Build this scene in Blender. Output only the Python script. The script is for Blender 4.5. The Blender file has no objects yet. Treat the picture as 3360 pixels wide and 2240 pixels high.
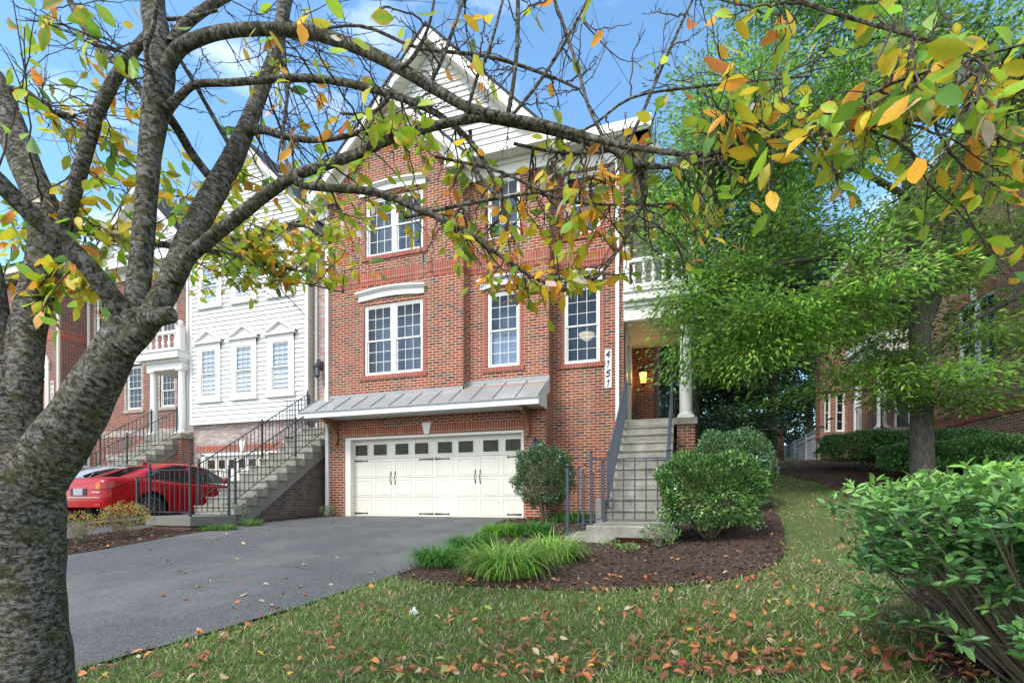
import bpy, math, random
import numpy as np
from mathutils import Vector, Matrix
from mathutils.geometry import delaunay_2d_cdt
random.seed(7); rng = np.random.default_rng(7)
R = math.radians
sc = bpy.context.scene
# ---------------------------------------------------------------- camera, sky, sun, exposure
TH, FPX, ZC = R(18.86), 1683.0, 0.42
cam = bpy.data.cameras.new('camera'); co = bpy.data.objects.new('camera', cam); sc.collection.objects.link(co)
co.location = (0, 0, ZC); co.rotation_euler = (R(90), 0, TH)
cam.sensor_width = 36; cam.lens = 36 * FPX / 3360; cam.shift_y = 522 / 3360; cam.clip_end = 2000; cam.clip_start = .05
sc.camera = co
SUN_EL, SUN_AZ = R(50), R(205)          # azimuth clockwise from +Y
w = bpy.data.worlds.new('World'); sc.world = w; w.use_nodes = True
nt = w.node_tree; bg = nt.nodes['Background']
sky = nt.nodes.new('ShaderNodeTexSky'); sky.sky_type = 'NISHITA'; sky.sun_disc = False
sky.sun_elevation = SUN_EL; sky.sun_rotation = SUN_AZ; sky.altitude = 50; sky.air_density = 1.0; sky.dust_density = .4; sky.ozone_density = 1.2
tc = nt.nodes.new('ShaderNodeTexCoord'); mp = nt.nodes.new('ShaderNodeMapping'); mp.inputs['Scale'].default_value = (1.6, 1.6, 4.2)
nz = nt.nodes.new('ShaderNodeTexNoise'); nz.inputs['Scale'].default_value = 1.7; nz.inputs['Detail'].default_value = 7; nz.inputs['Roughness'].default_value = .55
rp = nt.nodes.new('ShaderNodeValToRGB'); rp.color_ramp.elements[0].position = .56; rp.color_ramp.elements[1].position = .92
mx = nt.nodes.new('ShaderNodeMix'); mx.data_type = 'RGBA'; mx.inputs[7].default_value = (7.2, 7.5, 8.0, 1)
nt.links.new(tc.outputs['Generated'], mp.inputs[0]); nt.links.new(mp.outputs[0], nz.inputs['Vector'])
# unseen cloud bank added behind the viewer (-y) for neutral fill; view mostly clear
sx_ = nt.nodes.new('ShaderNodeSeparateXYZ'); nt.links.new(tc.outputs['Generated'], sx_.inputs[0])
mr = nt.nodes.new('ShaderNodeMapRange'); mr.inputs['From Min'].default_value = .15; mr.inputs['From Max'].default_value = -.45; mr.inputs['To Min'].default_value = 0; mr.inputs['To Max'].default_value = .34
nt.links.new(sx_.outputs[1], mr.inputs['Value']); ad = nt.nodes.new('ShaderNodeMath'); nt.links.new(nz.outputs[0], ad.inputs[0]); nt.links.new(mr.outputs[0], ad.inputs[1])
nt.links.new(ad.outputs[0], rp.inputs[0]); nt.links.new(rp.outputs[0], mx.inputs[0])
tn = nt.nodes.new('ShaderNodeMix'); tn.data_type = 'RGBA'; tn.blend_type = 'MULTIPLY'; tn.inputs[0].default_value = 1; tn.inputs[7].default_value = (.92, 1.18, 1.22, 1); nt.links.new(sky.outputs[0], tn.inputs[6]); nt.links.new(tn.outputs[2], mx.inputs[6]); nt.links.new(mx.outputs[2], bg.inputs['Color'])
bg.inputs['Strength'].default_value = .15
sl = bpy.data.lights.new('sun', 'SUN'); sl.energy = 1.8; sl.angle = R(18); sl.color = (1, .95, .88)
so = bpy.data.objects.new('sun', sl); sc.collection.objects.link(so)
sd = Vector((math.sin(SUN_AZ) * math.cos(SUN_EL), math.cos(SUN_AZ) * math.cos(SUN_EL), math.sin(SUN_EL)))
so.rotation_euler = sd.to_track_quat('Z', 'Y').to_euler(); so.location = sd * 50
vs = sc.view_settings; vs.view_transform = 'Standard'; vs.look = 'None'; vs.exposure = 1.0; vs.gamma = 1; vs.use_curve_mapping = False

# ---------------------------------------------------------------- helpers
def tag(o, label=None, cat=None, group=None, kind=None):
    if label: o['label'] = label
    if cat: o['category'] = cat
    if group: o['group'] = group
    if kind: o['kind'] = kind
    return o
MW = {}
def empty(name, loc=(0, 0, 0), rz=0):
    o = bpy.data.objects.new(name, None); sc.collection.objects.link(o); o.location = loc; o.rotation_euler = (0, 0, rz)
    MW[o.name] = Matrix.Translation(loc) @ Matrix.Rotation(rz, 4, 'Z'); o.empty_display_size = .2
    return o
def link(o, parent):
    sc.collection.objects.link(o)
    if parent: o.parent = parent; MW[o.name] = MW[parent.name].copy()
    else: MW[o.name] = Matrix.Identity(4)
    return o
class MB:
    """collects faces given in the frame F (identity = world), builds one mesh object"""
    def __init__(s): s.v = []; s.f = []; s.uv = {}
    def quad(s, *p, uv=None):
        i = len(s.v); s.v += [tuple(q) for q in p]; s.f.append(tuple(range(i, i + len(p))))
        if uv: s.uv[len(s.f) - 1] = uv
    def box(s, x0, x1, y0, y1, z0, z1):
        i = len(s.v)
        s.v += [(x, y, z) for z in (z0, z1) for y in (y0, y1) for x in (x0, x1)]
        s.f += [tuple(i + k for k in q) for q in ((0, 2, 3, 1), (4, 5, 7, 6), (0, 1, 5, 4), (2, 6, 7, 3), (0, 4, 6, 2), (1, 3, 7, 5))]
    def prism(s, poly, a, b, ax='y'):
        """poly = 2D points; extruded from a to b along ax"""
        def P(u, v, t): return (u, t, v) if ax == 'y' else ((t, u, v) if ax == 'x' else (u, v, t))
        i = len(s.v); n = len(poly)
        s.v += [P(u, v, a) for u, v in poly] + [P(u, v, b) for u, v in poly]
        s.f.append(tuple(range(i, i + n))); s.f.append(tuple(range(i + 2 * n - 1, i + n - 1, -1)))
        for k in range(n): s.f.append((i + k, i + n + k, i + n + (k + 1) % n, i + (k + 1) % n))
    def bar(s, p, q, w, h=None):
        """box beam from p to q; w horizontal width, h depth in the other direction"""
        p, q = Vector(p), Vector(q); d = (q - p).normalized(); h = h or w
        up = Vector((0, 0, 1)) if abs(d.z) < .95 else Vector((0, 1, 0))
        a = d.cross(up).normalized() * w / 2; b = a.cross(d).normalized() * h / 2; i = len(s.v)
        for c in (p, q): s.v += [tuple(c + a + b), tuple(c - a + b), tuple(c - a - b), tuple(c + a - b)]
        s.f += [tuple(i + k for k in f) for f in ((0, 1, 2, 3), (7, 6, 5, 4), (0, 4, 5, 1), (1, 5, 6, 2), (2, 6, 7, 3), (3, 7, 4, 0))]
    def tube(s, pts, rad, n=8, caps=True, wob=0., seed=0):
        pts = [Vector(p) for p in pts]; m = len(pts); i = len(s.v); L = 0
        if not hasattr(rad, '__len__'): rad = [rad] * m
        ref = None; r_ = random.Random(seed)
        ph = [r_.uniform(0, 6.28) for _ in range(4)]
        for k in range(m):
            d = (pts[min(k + 1, m - 1)] - pts[max(k - 1, 0)]).normalized()
            if ref is None: ref = Vector((0, 0, 1)) if abs(d.z) < .9 else Vector((1, 0, 0))
            a = (ref - d * ref.dot(d)).normalized(); ref = a; b = d.cross(a)
            if k: L += (pts[k] - pts[k - 1]).length
            for j in range(n):
                t = 2 * math.pi * j / n; rr = rad[k]
                if wob: rr *= 1 + wob * (math.sin(2 * t + ph[0] + L * 3) + .6 * math.sin(3 * t + ph[1] - L * 7) + .5 * math.sin(L * 11 + ph[2] + t) + .35 * math.sin(L * 31 + 5 * t + ph[3]))
                s.v.append(tuple(pts[k] + a * rr * math.cos(t) + b * rr * math.sin(t)))
        L = 0; R0 = max(rad)
        for k in range(m - 1):
            l2 = L + (pts[k + 1] - pts[k]).length
            for j in range(n):
                s.f.append((i + k * n + j, i + k * n + (j + 1) % n, i + (k + 1) * n + (j + 1) % n, i + (k + 1) * n + j))
                u0, u1 = j / n * 6.283 * R0, (j + 1) / n * 6.283 * R0
                s.uv[len(s.f) - 1] = [(u0, L), (u1, L), (u1, l2), (u0, l2)]
            L = l2
        if caps: s.f.append(tuple(range(i + n - 1, i - 1, -1))); s.f.append(tuple(range(i + (m - 1) * n, i + m * n)))
    def lathe(s, prof, c, n=16, sq=False):
        """prof [(r,z)..] around vertical axis at c=(x,y,z)"""
        s.tube_l([(c[0], c[1], c[2] + z) for r, z in prof], [r for r, z in prof], n)
    def tube_l(s, pts, rad, n):
        i = len(s.v); m = len(pts)
        for k in range(m):
            for j in range(n):
                t = 2 * math.pi * (j + .5) / n
                s.v.append((pts[k][0] + rad[k] * math.cos(t), pts[k][1] + rad[k] * math.sin(t), pts[k][2]))
        for k in range(m - 1):
            for j in range(n): s.f.append((i + k * n + j, i + k * n + (j + 1) % n, i + (k + 1) * n + (j + 1) % n, i + (k + 1) * n + j))
        s.f.append(tuple(range(i + n - 1, i - 1, -1))); s.f.append(tuple(range(i + (m - 1) * n, i + m * n)))
    def build(s, name, mat, parent=None, smooth=False, frame=None, bevel=0):
        me = bpy.data.meshes.new(name)
        V = np.array(s.v, dtype=float)
        Lc = V.copy()                                       # uv in the build frame
        T = (frame or Matrix.Identity(4))
        if parent is not None: T = MW[parent.name].inverted() @ T
        T = np.array(T); V = V @ T[:3, :3].T + T[:3, 3]
        me.from_pydata(V.tolist(), [], s.f); me.update()
        uvl = me.uv_layers.new(name='m'); data = []
        for fi, f in enumerate(s.f):
            if fi in s.uv: data += s.uv[fi]; continue
            a, b, c = Lc[f[0]], Lc[f[1]], Lc[f[-1]]; n = np.cross(b - a, c - a)
            if len(f) > 3 and np.abs(n).sum() < 1e-10: n = np.cross(Lc[f[2]] - Lc[f[1]], Lc[f[3]] - Lc[f[1]])
            n = np.abs(n)
            if n[2] > 1.4 * max(n[0], n[1]): data += [(Lc[k][0], Lc[k][1]) for k in f]
            elif n[0] > n[1]: data += [(Lc[k][1], Lc[k][2]) for k in f]
            else: data += [(Lc[k][0], Lc[k][2]) for k in f]
        uvl.data.foreach_set('uv', np.array(data, dtype=np.float32).ravel())
        if smooth: me.polygons.foreach_set('use_smooth', [True] * len(me.polygons)); me.set_sharp_from_angle(angle=R(40))
        if isinstance(mat, str): mat = M[mat]
        me.materials.append(mat)
        o = link(bpy.data.objects.new(name, me), parent)
        if bevel:
            m = o.modifiers.new('b', 'BEVEL'); m.width = bevel; m.segments = 2; m.limit_method = 'ANGLE'
        return o

# ---- materials
M = {}
class NT:
    def __init__(s, name, rough=.6, spec=.5):
        s.m = bpy.data.materials.new(name); s.m.use_nodes = True; s.t = s.m.node_tree; s.b = s.t.nodes['Principled BSDF']
        s.b.inputs['Roughness'].default_value = rough; s.b.inputs['Specular IOR Level'].default_value = spec; M[name] = s.m
    def n(s, typ, **kw):
        x = s.t.nodes.new('ShaderNode' + typ)
        for k, v in kw.items():
            if k.startswith('i_'):
                key = k[2:].replace('_', ' ')
                x.inputs[int(key) if key.isdigit() else key].default_value = v
            else: setattr(x, k, v)
        return x
    def L(s, a, b): s.t.links.new(a, b); return b
    def math(s, op, a, b=0., c=None):
        x = s.n('Math', operation=op)
        for k, v in enumerate((a, b, c)):
            if v is None: continue
            if isinstance(v, (int, float)): x.inputs[k].default_value = v
            else: s.L(v, x.inputs[k])
        return x.outputs[0]
    def coord(s, kind='Object', scale=(1, 1, 1)):
        c = s.n('TexCoord'); m = s.n('Mapping'); m.inputs['Scale'].default_value = scale
        s.L(c.outputs[kind], m.inputs[0]); return m.outputs[0]
    def noise(s, vec, scale, detail=4, rough=.5, dist=0.):
        x = s.n('TexNoise'); x.inputs['Scale'].default_value = scale; x.inputs['Detail'].default_value = detail
        x.inputs['Roughness'].default_value = rough; x.inputs['Distortion'].default_value = dist
        if vec is not None: s.L(vec, x.inputs['Vector'])
        return x.outputs[0]
    def ramp(s, fac, stops, interp='LINEAR'):
        x = s.n('ValToRGB'); cr = x.color_ramp; cr.interpolation = interp
        while len(cr.elements) < len(stops): cr.elements.new(.5)
        for e, (p, c) in zip(cr.elements, stops):
            e.position = p; e.color = (c if hasattr(c, '__len__') else (c, c, c)) + ((1,) if not hasattr(c, '__len__') or len(c) == 3 else ())
        s.L(fac, x.inputs[0]); return x.outputs[0]
    def mix(s, f, a, b, mode='MIX'):
        x = s.n('Mix', data_type='RGBA', blend_type=mode)
        for k, v in ((0, f), (6, a), (7, b)):
            if isinstance(v, (int, float)): x.inputs[k].default_value = v
            elif isinstance(v, tuple): x.inputs[k].default_value = v + (1,) if len(v) == 3 else v
            else: s.L(v, x.inputs[k])
        return x.outputs[2]
    def col(s, c):
        if isinstance(c, tuple): s.b.inputs['Base Color'].default_value = c + (1,)
        else: s.L(c, s.b.inputs['Base Color'])
        return s
    def bump(s, h, dist=.01, strength=1.):
        x = s.n('Bump'); x.inputs['Distance'].default_value = dist; x.inputs['Strength'].default_value = strength
        s.L(h, x.inputs['Height']); s.L(x.outputs[0], s.b.inputs['Normal']); return s
def plain(name, c, rough=.5, var=.12, scale=6, metal=0, spec=.5, bump=0):
    t = NT(name, rough, spec); t.b.inputs['Metallic'].default_value = metal
    v = t.coord(); nz = t.noise(v, scale, 5, .6)
    t.col(t.mix(nz, tuple(x * (1 - var) for x in c), tuple(min(1, x * (1 + var)) for x in c)))
    if bump: t.bump(t.noise(v, scale * 12, 3), bump)
    return t
def brick(name, pal, mortar, bw=.2135, bh=.0677, ms=.010, soldier=False, bump=.006, stain=.25):
    t = NT(name, .85, .25); uv = t.n('UVMap').outputs[0]; sp = t.n('SeparateXYZ'); t.L(uv, sp.inputs[0])
    u, v = sp.outputs[0], sp.outputs[1]
    rv = t.math('DIVIDE', v, bh); row = t.math('FLOOR', rv)
    off = 0. if soldier else t.math('MULTIPLY', t.math('FLOORED_MODULO', row, 2.), .5)
    ru = t.math('ADD', t.math('DIVIDE', u, bw), off); cl = t.math('FLOOR', ru)
    fu, fv = t.math('FRACT', ru), t.math('FRACT', rv)
    wob = t.math('MULTIPLY', t.math('SUBTRACT', t.noise(t.coord('Object'), 55, 2), .5), .004)
    def edge(f, wd):
        d = t.math('MULTIPLY', t.math('MINIMUM', f, t.math('SUBTRACT', 1., f)), wd)
        return t.math('ADD', d, wob)
    d = t.math('MINIMUM', edge(fu, bw), edge(fv, bh))
    mask = t.ramp(t.math('DIVIDE', d, ms), [(.38, 0.), (.6, 1.)])     # 1 on brick
    cv = t.n('CombineXYZ'); t.L(cl, cv.inputs[0]); t.L(row, cv.inputs[1])
    wn = t.n('TexWhiteNoise', noise_dimensions='2D'); t.L(cv.outputs[0], wn.inputs['Vector'])
    n = len(pal); c = t.ramp(wn.outputs['Value'], [(k / n, p) for k, p in enumerate(pal)], 'CONSTANT')
    gr = t.noise(t.coord(), 40, 4, .7)
    c = t.mix(t.math('MULTIPLY', gr, .45), c, (.05, .025, .02), 'MIX')
    big = t.noise(t.coord(), .8, 4, .6)
    c2 = t.mix(mask, mortar, c)
    c2 = t.mix(t.ramp(big, [(.35, stain * 1.3), (.62, 0.)]), c2, (.12, .08, .06)); c2 = t.mix(t.ramp(t.noise(t.coord('Object', (1, 1, .25)), 1.7, 5, .7), [(.55, 0.), (.8, .22)]), c2, (.62, .52, .44))
    t.col(c2); h = t.math('ADD', t.math('MULTIPLY', mask, 1.), t.math('MULTIPLY', gr, .3)); t.bump(h, bump, .9)
    return t
RED = [(.31, .060, .028), (.36, .078, .036), (.25, .050, .028), (.33, .09, .045), (.38, .10, .05), (.17, .055, .04), (.29, .068, .03), (.22, .10, .055), (.35, .07, .034), (.09, .05, .045), (.27, .055, .028), (.33, .075, .035)]
brick('brick_red', RED, (.70, .57, .44), ms=.0115)
brick('brick_soldier', [(.40, .075, .048), (.44, .095, .06), (.37, .08, .05), (.42, .09, .055)], (.52, .38, .30), bw=.0677, bh=.24, soldier=True)
brick('brick_lintel', [(.36, .06, .03), (.42, .085, .04), (.33, .06, .03)], (.62, .50, .38), bw=.0677, bh=.24, soldier=True)
brick('brick_jamb', [(.36, .075, .05), (.42, .10, .065), (.39, .09, .055)], (.5, .38, .3), bw=.12, bh=.0677, soldier=True)
brick('brick_left', [(.30, .07, .045), (.34, .085, .05), (.27, .065, .045), (.10, .07, .07), (.31, .08, .05), (.14, .07, .065)], (.58, .50, .43))
brick('brick_right', [(.36, .125, .075), (.40, .15, .095), (.30, .12, .08), (.44, .17, .11), (.18, .12, .09), (.38, .14, .09)], (.58, .50, .40), ms=.012, stain=.2)
brick('brick_pale', [(.46, .36, .33), (.52, .44, .40), (.42, .30, .28), (.58, .52, .48), (.44, .26, .24)], (.55, .52, .49), ms=.012, bump=.01)
brick('brick_dark', [(.07, .055, .05), (.10, .075, .07), (.06, .055, .055), (.13, .09, .08)], (.19, .18, .17), stain=.5)
brick('brick_footing', [(.34, .13, .09), (.42, .20, .15), (.30, .22, .18), (.38, .10, .06)], (.45, .40, .34))
plain('white_trim', (.74, .73, .69), .45, .03)
plain('white_siding', (.66, .66, .65), .5, .03)
plain('beige_siding', (.64, .61, .52), .55, .05)
plain('soffit', (.66, .63, .52), .6, .05)
plain('door_cream', (.76, .73, .65), .42, .02)
plain('grey_trim', (.62, .63, .64), .5, .03)
plain('keystone', (.72, .70, .65), .6, .03)
plain('iron', (.022, .026, .034), .42, .3, 30, 0, .5)
plain('iron_slate', (.045, .055, .075), .5, .25, 25, 0, .45)
plain('orange_door', (.66, .13, .045), .4, .04)
plain('black', (.01, .01, .01), .4)
plain('dark_room', (.03, .035, .04), .9)
plain('bluish_shade', (.12, .165, .21), .9, .25, 3)
plain('pale_shade', (.34, .40, .50), .9, .2, 3)
plain('blind', (.075, .085, .09), .7)
plain('shingle', (.035, .037, .042), .85, .4, 14, bump=.01)
plain('chrome', (.6, .6, .62), .2, .02, 5, 1)
plain('rubber', (.015, .015, .016), .8)
plain('plate', (.30, .31, .32), .5)
plain('tail_red', (.35, .01, .01), .15)
plain('tail_amber', (.5, .12, .01), .15)
plain('vinyl_fence', (.60, .64, .70), .4, .03)
t = NT('wood_bracket', .6); v = t.coord('Object', (1, 1, .15)); t.col(t.ramp(t.noise(v, 30, 5, .6), [(.3, (.10, .045, .02)), (.7, (.33, .16, .07))])); t.bump(t.noise(v, 60, 3), .003)
t = NT('metal_roof', .42, .5); t.b.inputs['Metallic'].default_value = .15
v = t.coord(); t.col(t.mix(t.noise(v, 3.5, 6, .65), (.23, .235, .23), (.34, .345, .345))); t.L(t.ramp(t.noise(v, 7, 4), [(.3, .32), (.7, .5)]), t.b.inputs['Roughness'])
t = NT('concrete', .85, .3); v = t.coord(); a = t.noise(v, 2.3, 6, .65); b = t.noise(v, 45, 4, .7)
c = t.mix(t.ramp(a, [(.3, 0.), (.7, 1.)]), (.17, .16, .13), (.38, .36, .31)); c = t.mix(t.ramp(b, [(.5, 0.), (.75, .6)]), c, (.12, .11, .09)); c = t.mix(t.ramp(t.noise(t.coord('Object', (1, 1, .2)), 7, 5, .7), [(.52, 0.), (.7, .45)]), c, (.10, .095, .075)); t.col(c); t.bump(b, .004)
t = NT('concrete_dark', .9, .3); v = t.coord(); a = t.noise(v, 3, 6, .7); t.col(t.mix(a, (.09, .088, .075), (.25, .24, .21))); t.bump(t.noise(v, 45, 4), .005)
t = NT('garage_white', .45, .4); v = t.coord('Object', (1, 1, .05)); gc = t.mix(t.noise(v, 40, 3), (.67, .64, .56), (.73, .70, .62)); t.col(t.mix(t.ramp(t.noise(t.coord('Object', (1, 1, .3)), 2.2, 6, .7), [(.45, 0.), (.75, .35)]), gc, (.50, .46, .38))); t.bump(t.noise(t.coord('Object', (1, 1, .04)), 90, 3), .0012)
t = NT('garage_glass', .3, .25); v = t.coord(); t.col(t.ramp(t.noise(v, 5, 5, .7), [(.3, (.015, .014, .012)), (.55, (.045, .035, .022)), (.75, (.11, .055, .015))])); 
def glass(name, tint, mixf, rough=.03):
    t = NT(name); nt_ = t.t; out = nt_.nodes['Material Output']; tr = t.n('BsdfTransparent'); tr.inputs[0].default_value = tint + (1,)
    gl = t.n('BsdfGlossy'); gl.inputs['Roughness'].default_value = rough; gl.inputs['Color'].default_value = (.8, .88, 1, 1)
    fr = t.n('LayerWeight'); fr.inputs[0].default_value = .25
    ms = t.n('MixShader'); t.L(t.math('ADD', t.math('MULTIPLY', fr.outputs['Facing'], .17), mixf), ms.inputs[0])
    nb = t.n('Bump'); nb.inputs['Distance'].default_value = .02; t.L(t.noise(t.coord(), 1.4, 2), nb.inputs['Height']); t.L(nb.outputs[0], gl.inputs['Normal'])
    t.L(tr.outputs[0], ms.inputs[1]); t.L(gl.outputs[0], ms.inputs[2]); t.L(ms.outputs[0], out.inputs[0])
glass('glass', (.72, .78, .84), .03); glass('car_glass', (.12, .15, .15), .12)
t = NT('car_red', .38); t.b.inputs['Metallic'].default_value = .1; t.b.inputs['Specular IOR Level'].default_value = .25; t.b.inputs['Coat Weight'].default_value = .35; t.b.inputs['Coat Roughness'].default_value = .05; t.col((.34, .0015, .004))
t = NT('car_silver', .25); t.b.inputs['Metallic'].default_value = .5; t.b.inputs['Coat Weight'].default_value = 1; t.col((.62, .64, .67))
def emis(name, c, s):
    t = NT(name); t.col(c); t.b.inputs['Emission Color'].default_value = c + (1,); t.b.inputs['Emission Strength'].default_value = s
emis('lamp_amber', (1, .5, .08), 1.6); emis('lamp_bulb', (1, .8, .45), 8); emis('alabaster', (.8, .62, .42), .42)
def mapv0(t, v):
    x = t.n('VectorMath', operation='ADD'); s = t.n('VectorMath', operation='SCALE'); s.inputs[3].default_value = .35; nz_ = t.n('TexNoise'); nz_.inputs['Scale'].default_value = 1.6; nz_.inputs['Detail'].default_value = 5
    t.L(v, nz_.inputs['Vector']); t.L(nz_.outputs[1], s.inputs[0]); t.L(v, x.inputs[0]); t.L(s.outputs[0], x.inputs[1]); return x.outputs[0]
t = NT('asphalt', .85, .3); v = t.coord(); a = t.noise(v, 1.1, 5, .6); b = t.noise(v, 70, 3, .6)
vo = t.n('TexVoronoi'); vo.inputs['Scale'].default_value = 60; t.L(v, vo.inputs['Vector'])
c = t.mix(a, (.070, .070, .070), (.125, .124, .122)); c = t.mix(t.ramp(vo.outputs['Distance'], [(.0, .8), (.42, 0.)]), c, (.26, .26, .255)); c = t.mix(t.ramp(t.noise(v, 24, 3, .7), [(.40, .5), (.5, 0.)]), c, (.045, .045, .047)); c = t.mix(t.ramp(b, [(.5, 0.), (.62, .6)]), c, (.03, .03, .032))
bl = t.noise(v, 2.6, 3, .7); c = t.mix(t.ramp(bl, [(.66, 0.), (.78, .45)]), c, (.05, .05, .055)); vc = t.n('TexVoronoi', feature='DISTANCE_TO_EDGE'); vc.inputs['Scale'].default_value = .32; t.L(mapv0(t, v), vc.inputs['Vector'])
crk = t.ramp(vc.outputs['Distance'], [(.0, 1.), (.006, 0.)]); gate = t.ramp(t.noise(v, .5, 2), [(.45, 0.), (.55, .8)]); c = t.mix(t.math('MULTIPLY', crk, gate), c, (.02, .02, .02))
c = t.mix(t.ramp(t.noise(v, .45, 5, .7), [(.45, 0.), (.7, .5)]), c, (.21, .205, .19)); t.col(c); t.bump(b, .006, .8)
t = NT('soil', .95, .2); v = t.coord(); a = t.noise(v, 1.2, 6, .65); b = t.noise(v, 45, 4, .7); c = t.mix(a, (.085, .10, .035), (.17, .15, .07)); c = t.mix(t.ramp(b, [(.38, 0.), (.6, .85)]), c, (.06, .11, .022)); t.col(c); t.bump(b, .02)
t = NT('mulch', .95, .15); v = t.coord(); b = t.noise(v, 60, 5, .75, 1.); a = t.noise(v, 1.5, 4)
c = t.ramp(b, [(.3, (.028, .019, .015)), (.5, (.085, .055, .043)), (.68, (.20, .135, .105))]); c = t.mix(t.ramp(a, [(.4, 0.), (.7, .35)]), c, (.16, .10, .07)); t.col(c); t.bump(b, .025)
def attr_leaf(name, rough=.45, trans=.45, spec=.4):
    t = NT(name, rough, spec); a = t.n('Attribute', attribute_name='col'); out = t.t.nodes['Material Output']
    sp_ = t.ramp(t.noise(t.coord('Object'), 130, 3, .6), [(.60, 0.), (.68, .55)]); cl_ = t.mix(sp_, a.outputs['Color'], (.16, .09, .03)) if name in ('leaf', 'dry_leaf') else a.outputs['Color']
    t.col(cl_); tb = t.n('BsdfTranslucent'); br = t.n('Gamma'); br.inputs[1].default_value = .75; t.L(cl_, br.inputs[0]); t.L(br.outputs[0], tb.inputs[0])
    ms = t.n('MixShader'); ms.inputs[0].default_value = trans; t.L(t.b.outputs[0], ms.inputs[1]); t.L(tb.outputs[0], ms.inputs[2]); t.L(ms.outputs[0], out.inputs[0])
attr_leaf('leaf', .45, .45); attr_leaf('leaf_waxy', .32, .15, .5); attr_leaf('grass_blade', .55, .3, .3); attr_leaf('chip', .9, 0., .15); attr_leaf('dry_leaf', .6, .2, .3)
t = NT('cherry_bark', .9, .25); uv = t.n('UVMap').outputs[0]
def mapv(t, vec, s):
    m = t.n('Mapping'); m.inputs['Scale'].default_value = s; t.L(vec, m.inputs[0]); return m.outputs[0]
ob = t.coord()
len_ = t.noise(mapv(t, uv, (20, 62, 1)), 1., 5, .65, .5)          # horizontal bands round the limb
fine = t.noise(ob, 55, 6, .8, .6); pat = t.noise(mapv(t, uv, (14, 34, 1)), 1., 6, .75, .8); lic = t.noise(ob, 15, 8, .8, .5)
c = t.mix(t.ramp(len_, [(.43, 0.), (.56, 1.)]), (.065, .054, .045), (.31, .28, .24))
c = t.mix(t.ramp(pat, [(.52, 0.), (.60, .75)]), c, (.40, .38, .34))
c = t.mix(t.ramp(lic, [(.50, 0.), (.56, .8)]), c, (.105, .10, .03))
c = t.mix(t.ramp(fine, [(.42, .9), (.49, 0.)]), c, (.018, .014, .011)); t.col(c)
h = t.math('ADD', t.math('MULTIPLY', len_, .7), t.math('ADD', fine, t.math('MULTIPLY', lic, .6))); t.bump(h, .022, 1.)
t = NT('twig_bark', .8, .3); v = t.coord(); t.col(t.ramp(t.noise(v, 60, 4, .7), [(.3, (.035, .022, .018)), (.7, (.13, .10, .085))]))
t = NT('oak_bark', .9, .25); v = t.coord('Object', (1, 1, .35)); a = t.noise(v, 22, 6, .7); t.col(t.ramp(a, [(.3, (.035, .032, .026)), (.55, (.10, .092, .075)), (.75, (.20, .19, .16))])); t.bump(a, .02)
plain('stem_bark', (.16, .125, .09), .85, .4, 30)
# ---------------------------------------------------------------- terrain
SN, CS = math.sin(TH), math.cos(TH)
def sstep(a, b, x): t = np.clip((x - a) / (b - a), 0, 1); return t * t * (3 - 2 * t)
def ground(x, y):
    a = np.interp(y, [-60, -5, 0, 3, 5.35, 7, 8.75, 10, 11.6, 40], [-3, -1.7, -1.12, -.72, -.42, -.26, -.13, -.06, 0, .4])
    b = np.interp(y, [-60, -5, 0, 3, 5, 6, 8, 10, 12, 14, 17, 20, 24, 30, 60], [-3, -1.7, -1.12, -.74, -.46, -.28, .0, .32, .66, 1.05, 1.5, 1.8, 2.03, 2.3, 3.2])
    k = sstep(-.9, 1.6, x); return a * (1 - k) + b * k
def gz(x, y): return float(ground(np.float64(x), np.float64(y)))
def ray(px, py, full=False):
    """ground point seen at (px,py) of the 2352 px wide photograph"""
    if not full: px, py = px * 1.42857, py * 1.42857
    r, u = (px - 1680) / FPX, (1642 - py) / FPX; d = .5
    while d < 80:
        x, y, z = r * d * CS - d * SN, r * d * SN + d * CS, ZC + u * d
        if z < gz(x, y): break
        d += .02
    return (x, y)
def P3(px, py, d):
    """point at depth d along the view of pixel (px,py) (2352 px wide)"""
    px, py = px * 1.42857, py * 1.42857; r, u = (px - 1680) / FPX * d, (1642 - py) / FPX * d
    return Vector((r * CS - d * SN, r * SN + d * CS, ZC + u))
xs = np.concatenate([np.linspace(-400, -32, 12), np.linspace(-30, 14, 177), np.linspace(16, 400, 14)])
ys = np.concatenate([np.linspace(-300, -7, 10), np.linspace(-6, 36, 169), np.linspace(40, 500, 14)])
X_, Y_ = np.meshgrid(xs, ys); Zg = ground(X_, Y_) - .004 + .012 * np.sin(X_ * 2.3 + Y_ * 1.7) * np.sin(Y_ * 3.1 - X_)
me = bpy.data.meshes.new('ground'); nx, ny = len(xs), len(ys)
idx = np.arange(nx * ny).reshape(ny, nx)
me.from_pydata(np.stack([X_.ravel(), Y_.ravel(), Zg.ravel() - .012], 1).tolist(), [], np.stack([idx[:-1, :-1].ravel(), idx[:-1, 1:].ravel(), idx[1:, 1:].ravel(), idx[1:, :-1].ravel()], 1).tolist())
me.materials.append(M['soil']); tag(link(bpy.data.objects.new('ground', me), None), kind='structure')
def inpoly(poly, x, y):
    c = np.zeros(np.shape(x), bool); n = len(poly)
    for i in range(n):
        x0, y0 = poly[i]; x1, y1 = poly[(i + 1) % n]
        if y0 == y1: continue
        c ^= ((y0 > y) != (y1 > y)) & (x < (x1 - x0) * (y - y0) / (y1 - y0) + x0)
    return c
def smooth_poly(pts, step=.12, jit=0.):
    out = []; n = len(pts)
    for i in range(n):
        a, b = Vector(pts[i]), Vector(pts[(i + 1) % n]); k = max(1, int((b - a).length / step))
        for j in range(k):
            p = a.lerp(b, j / k); out.append((p.x + random.uniform(-jit, jit), p.y + random.uniform(-jit, jit)))
    return out
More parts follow.
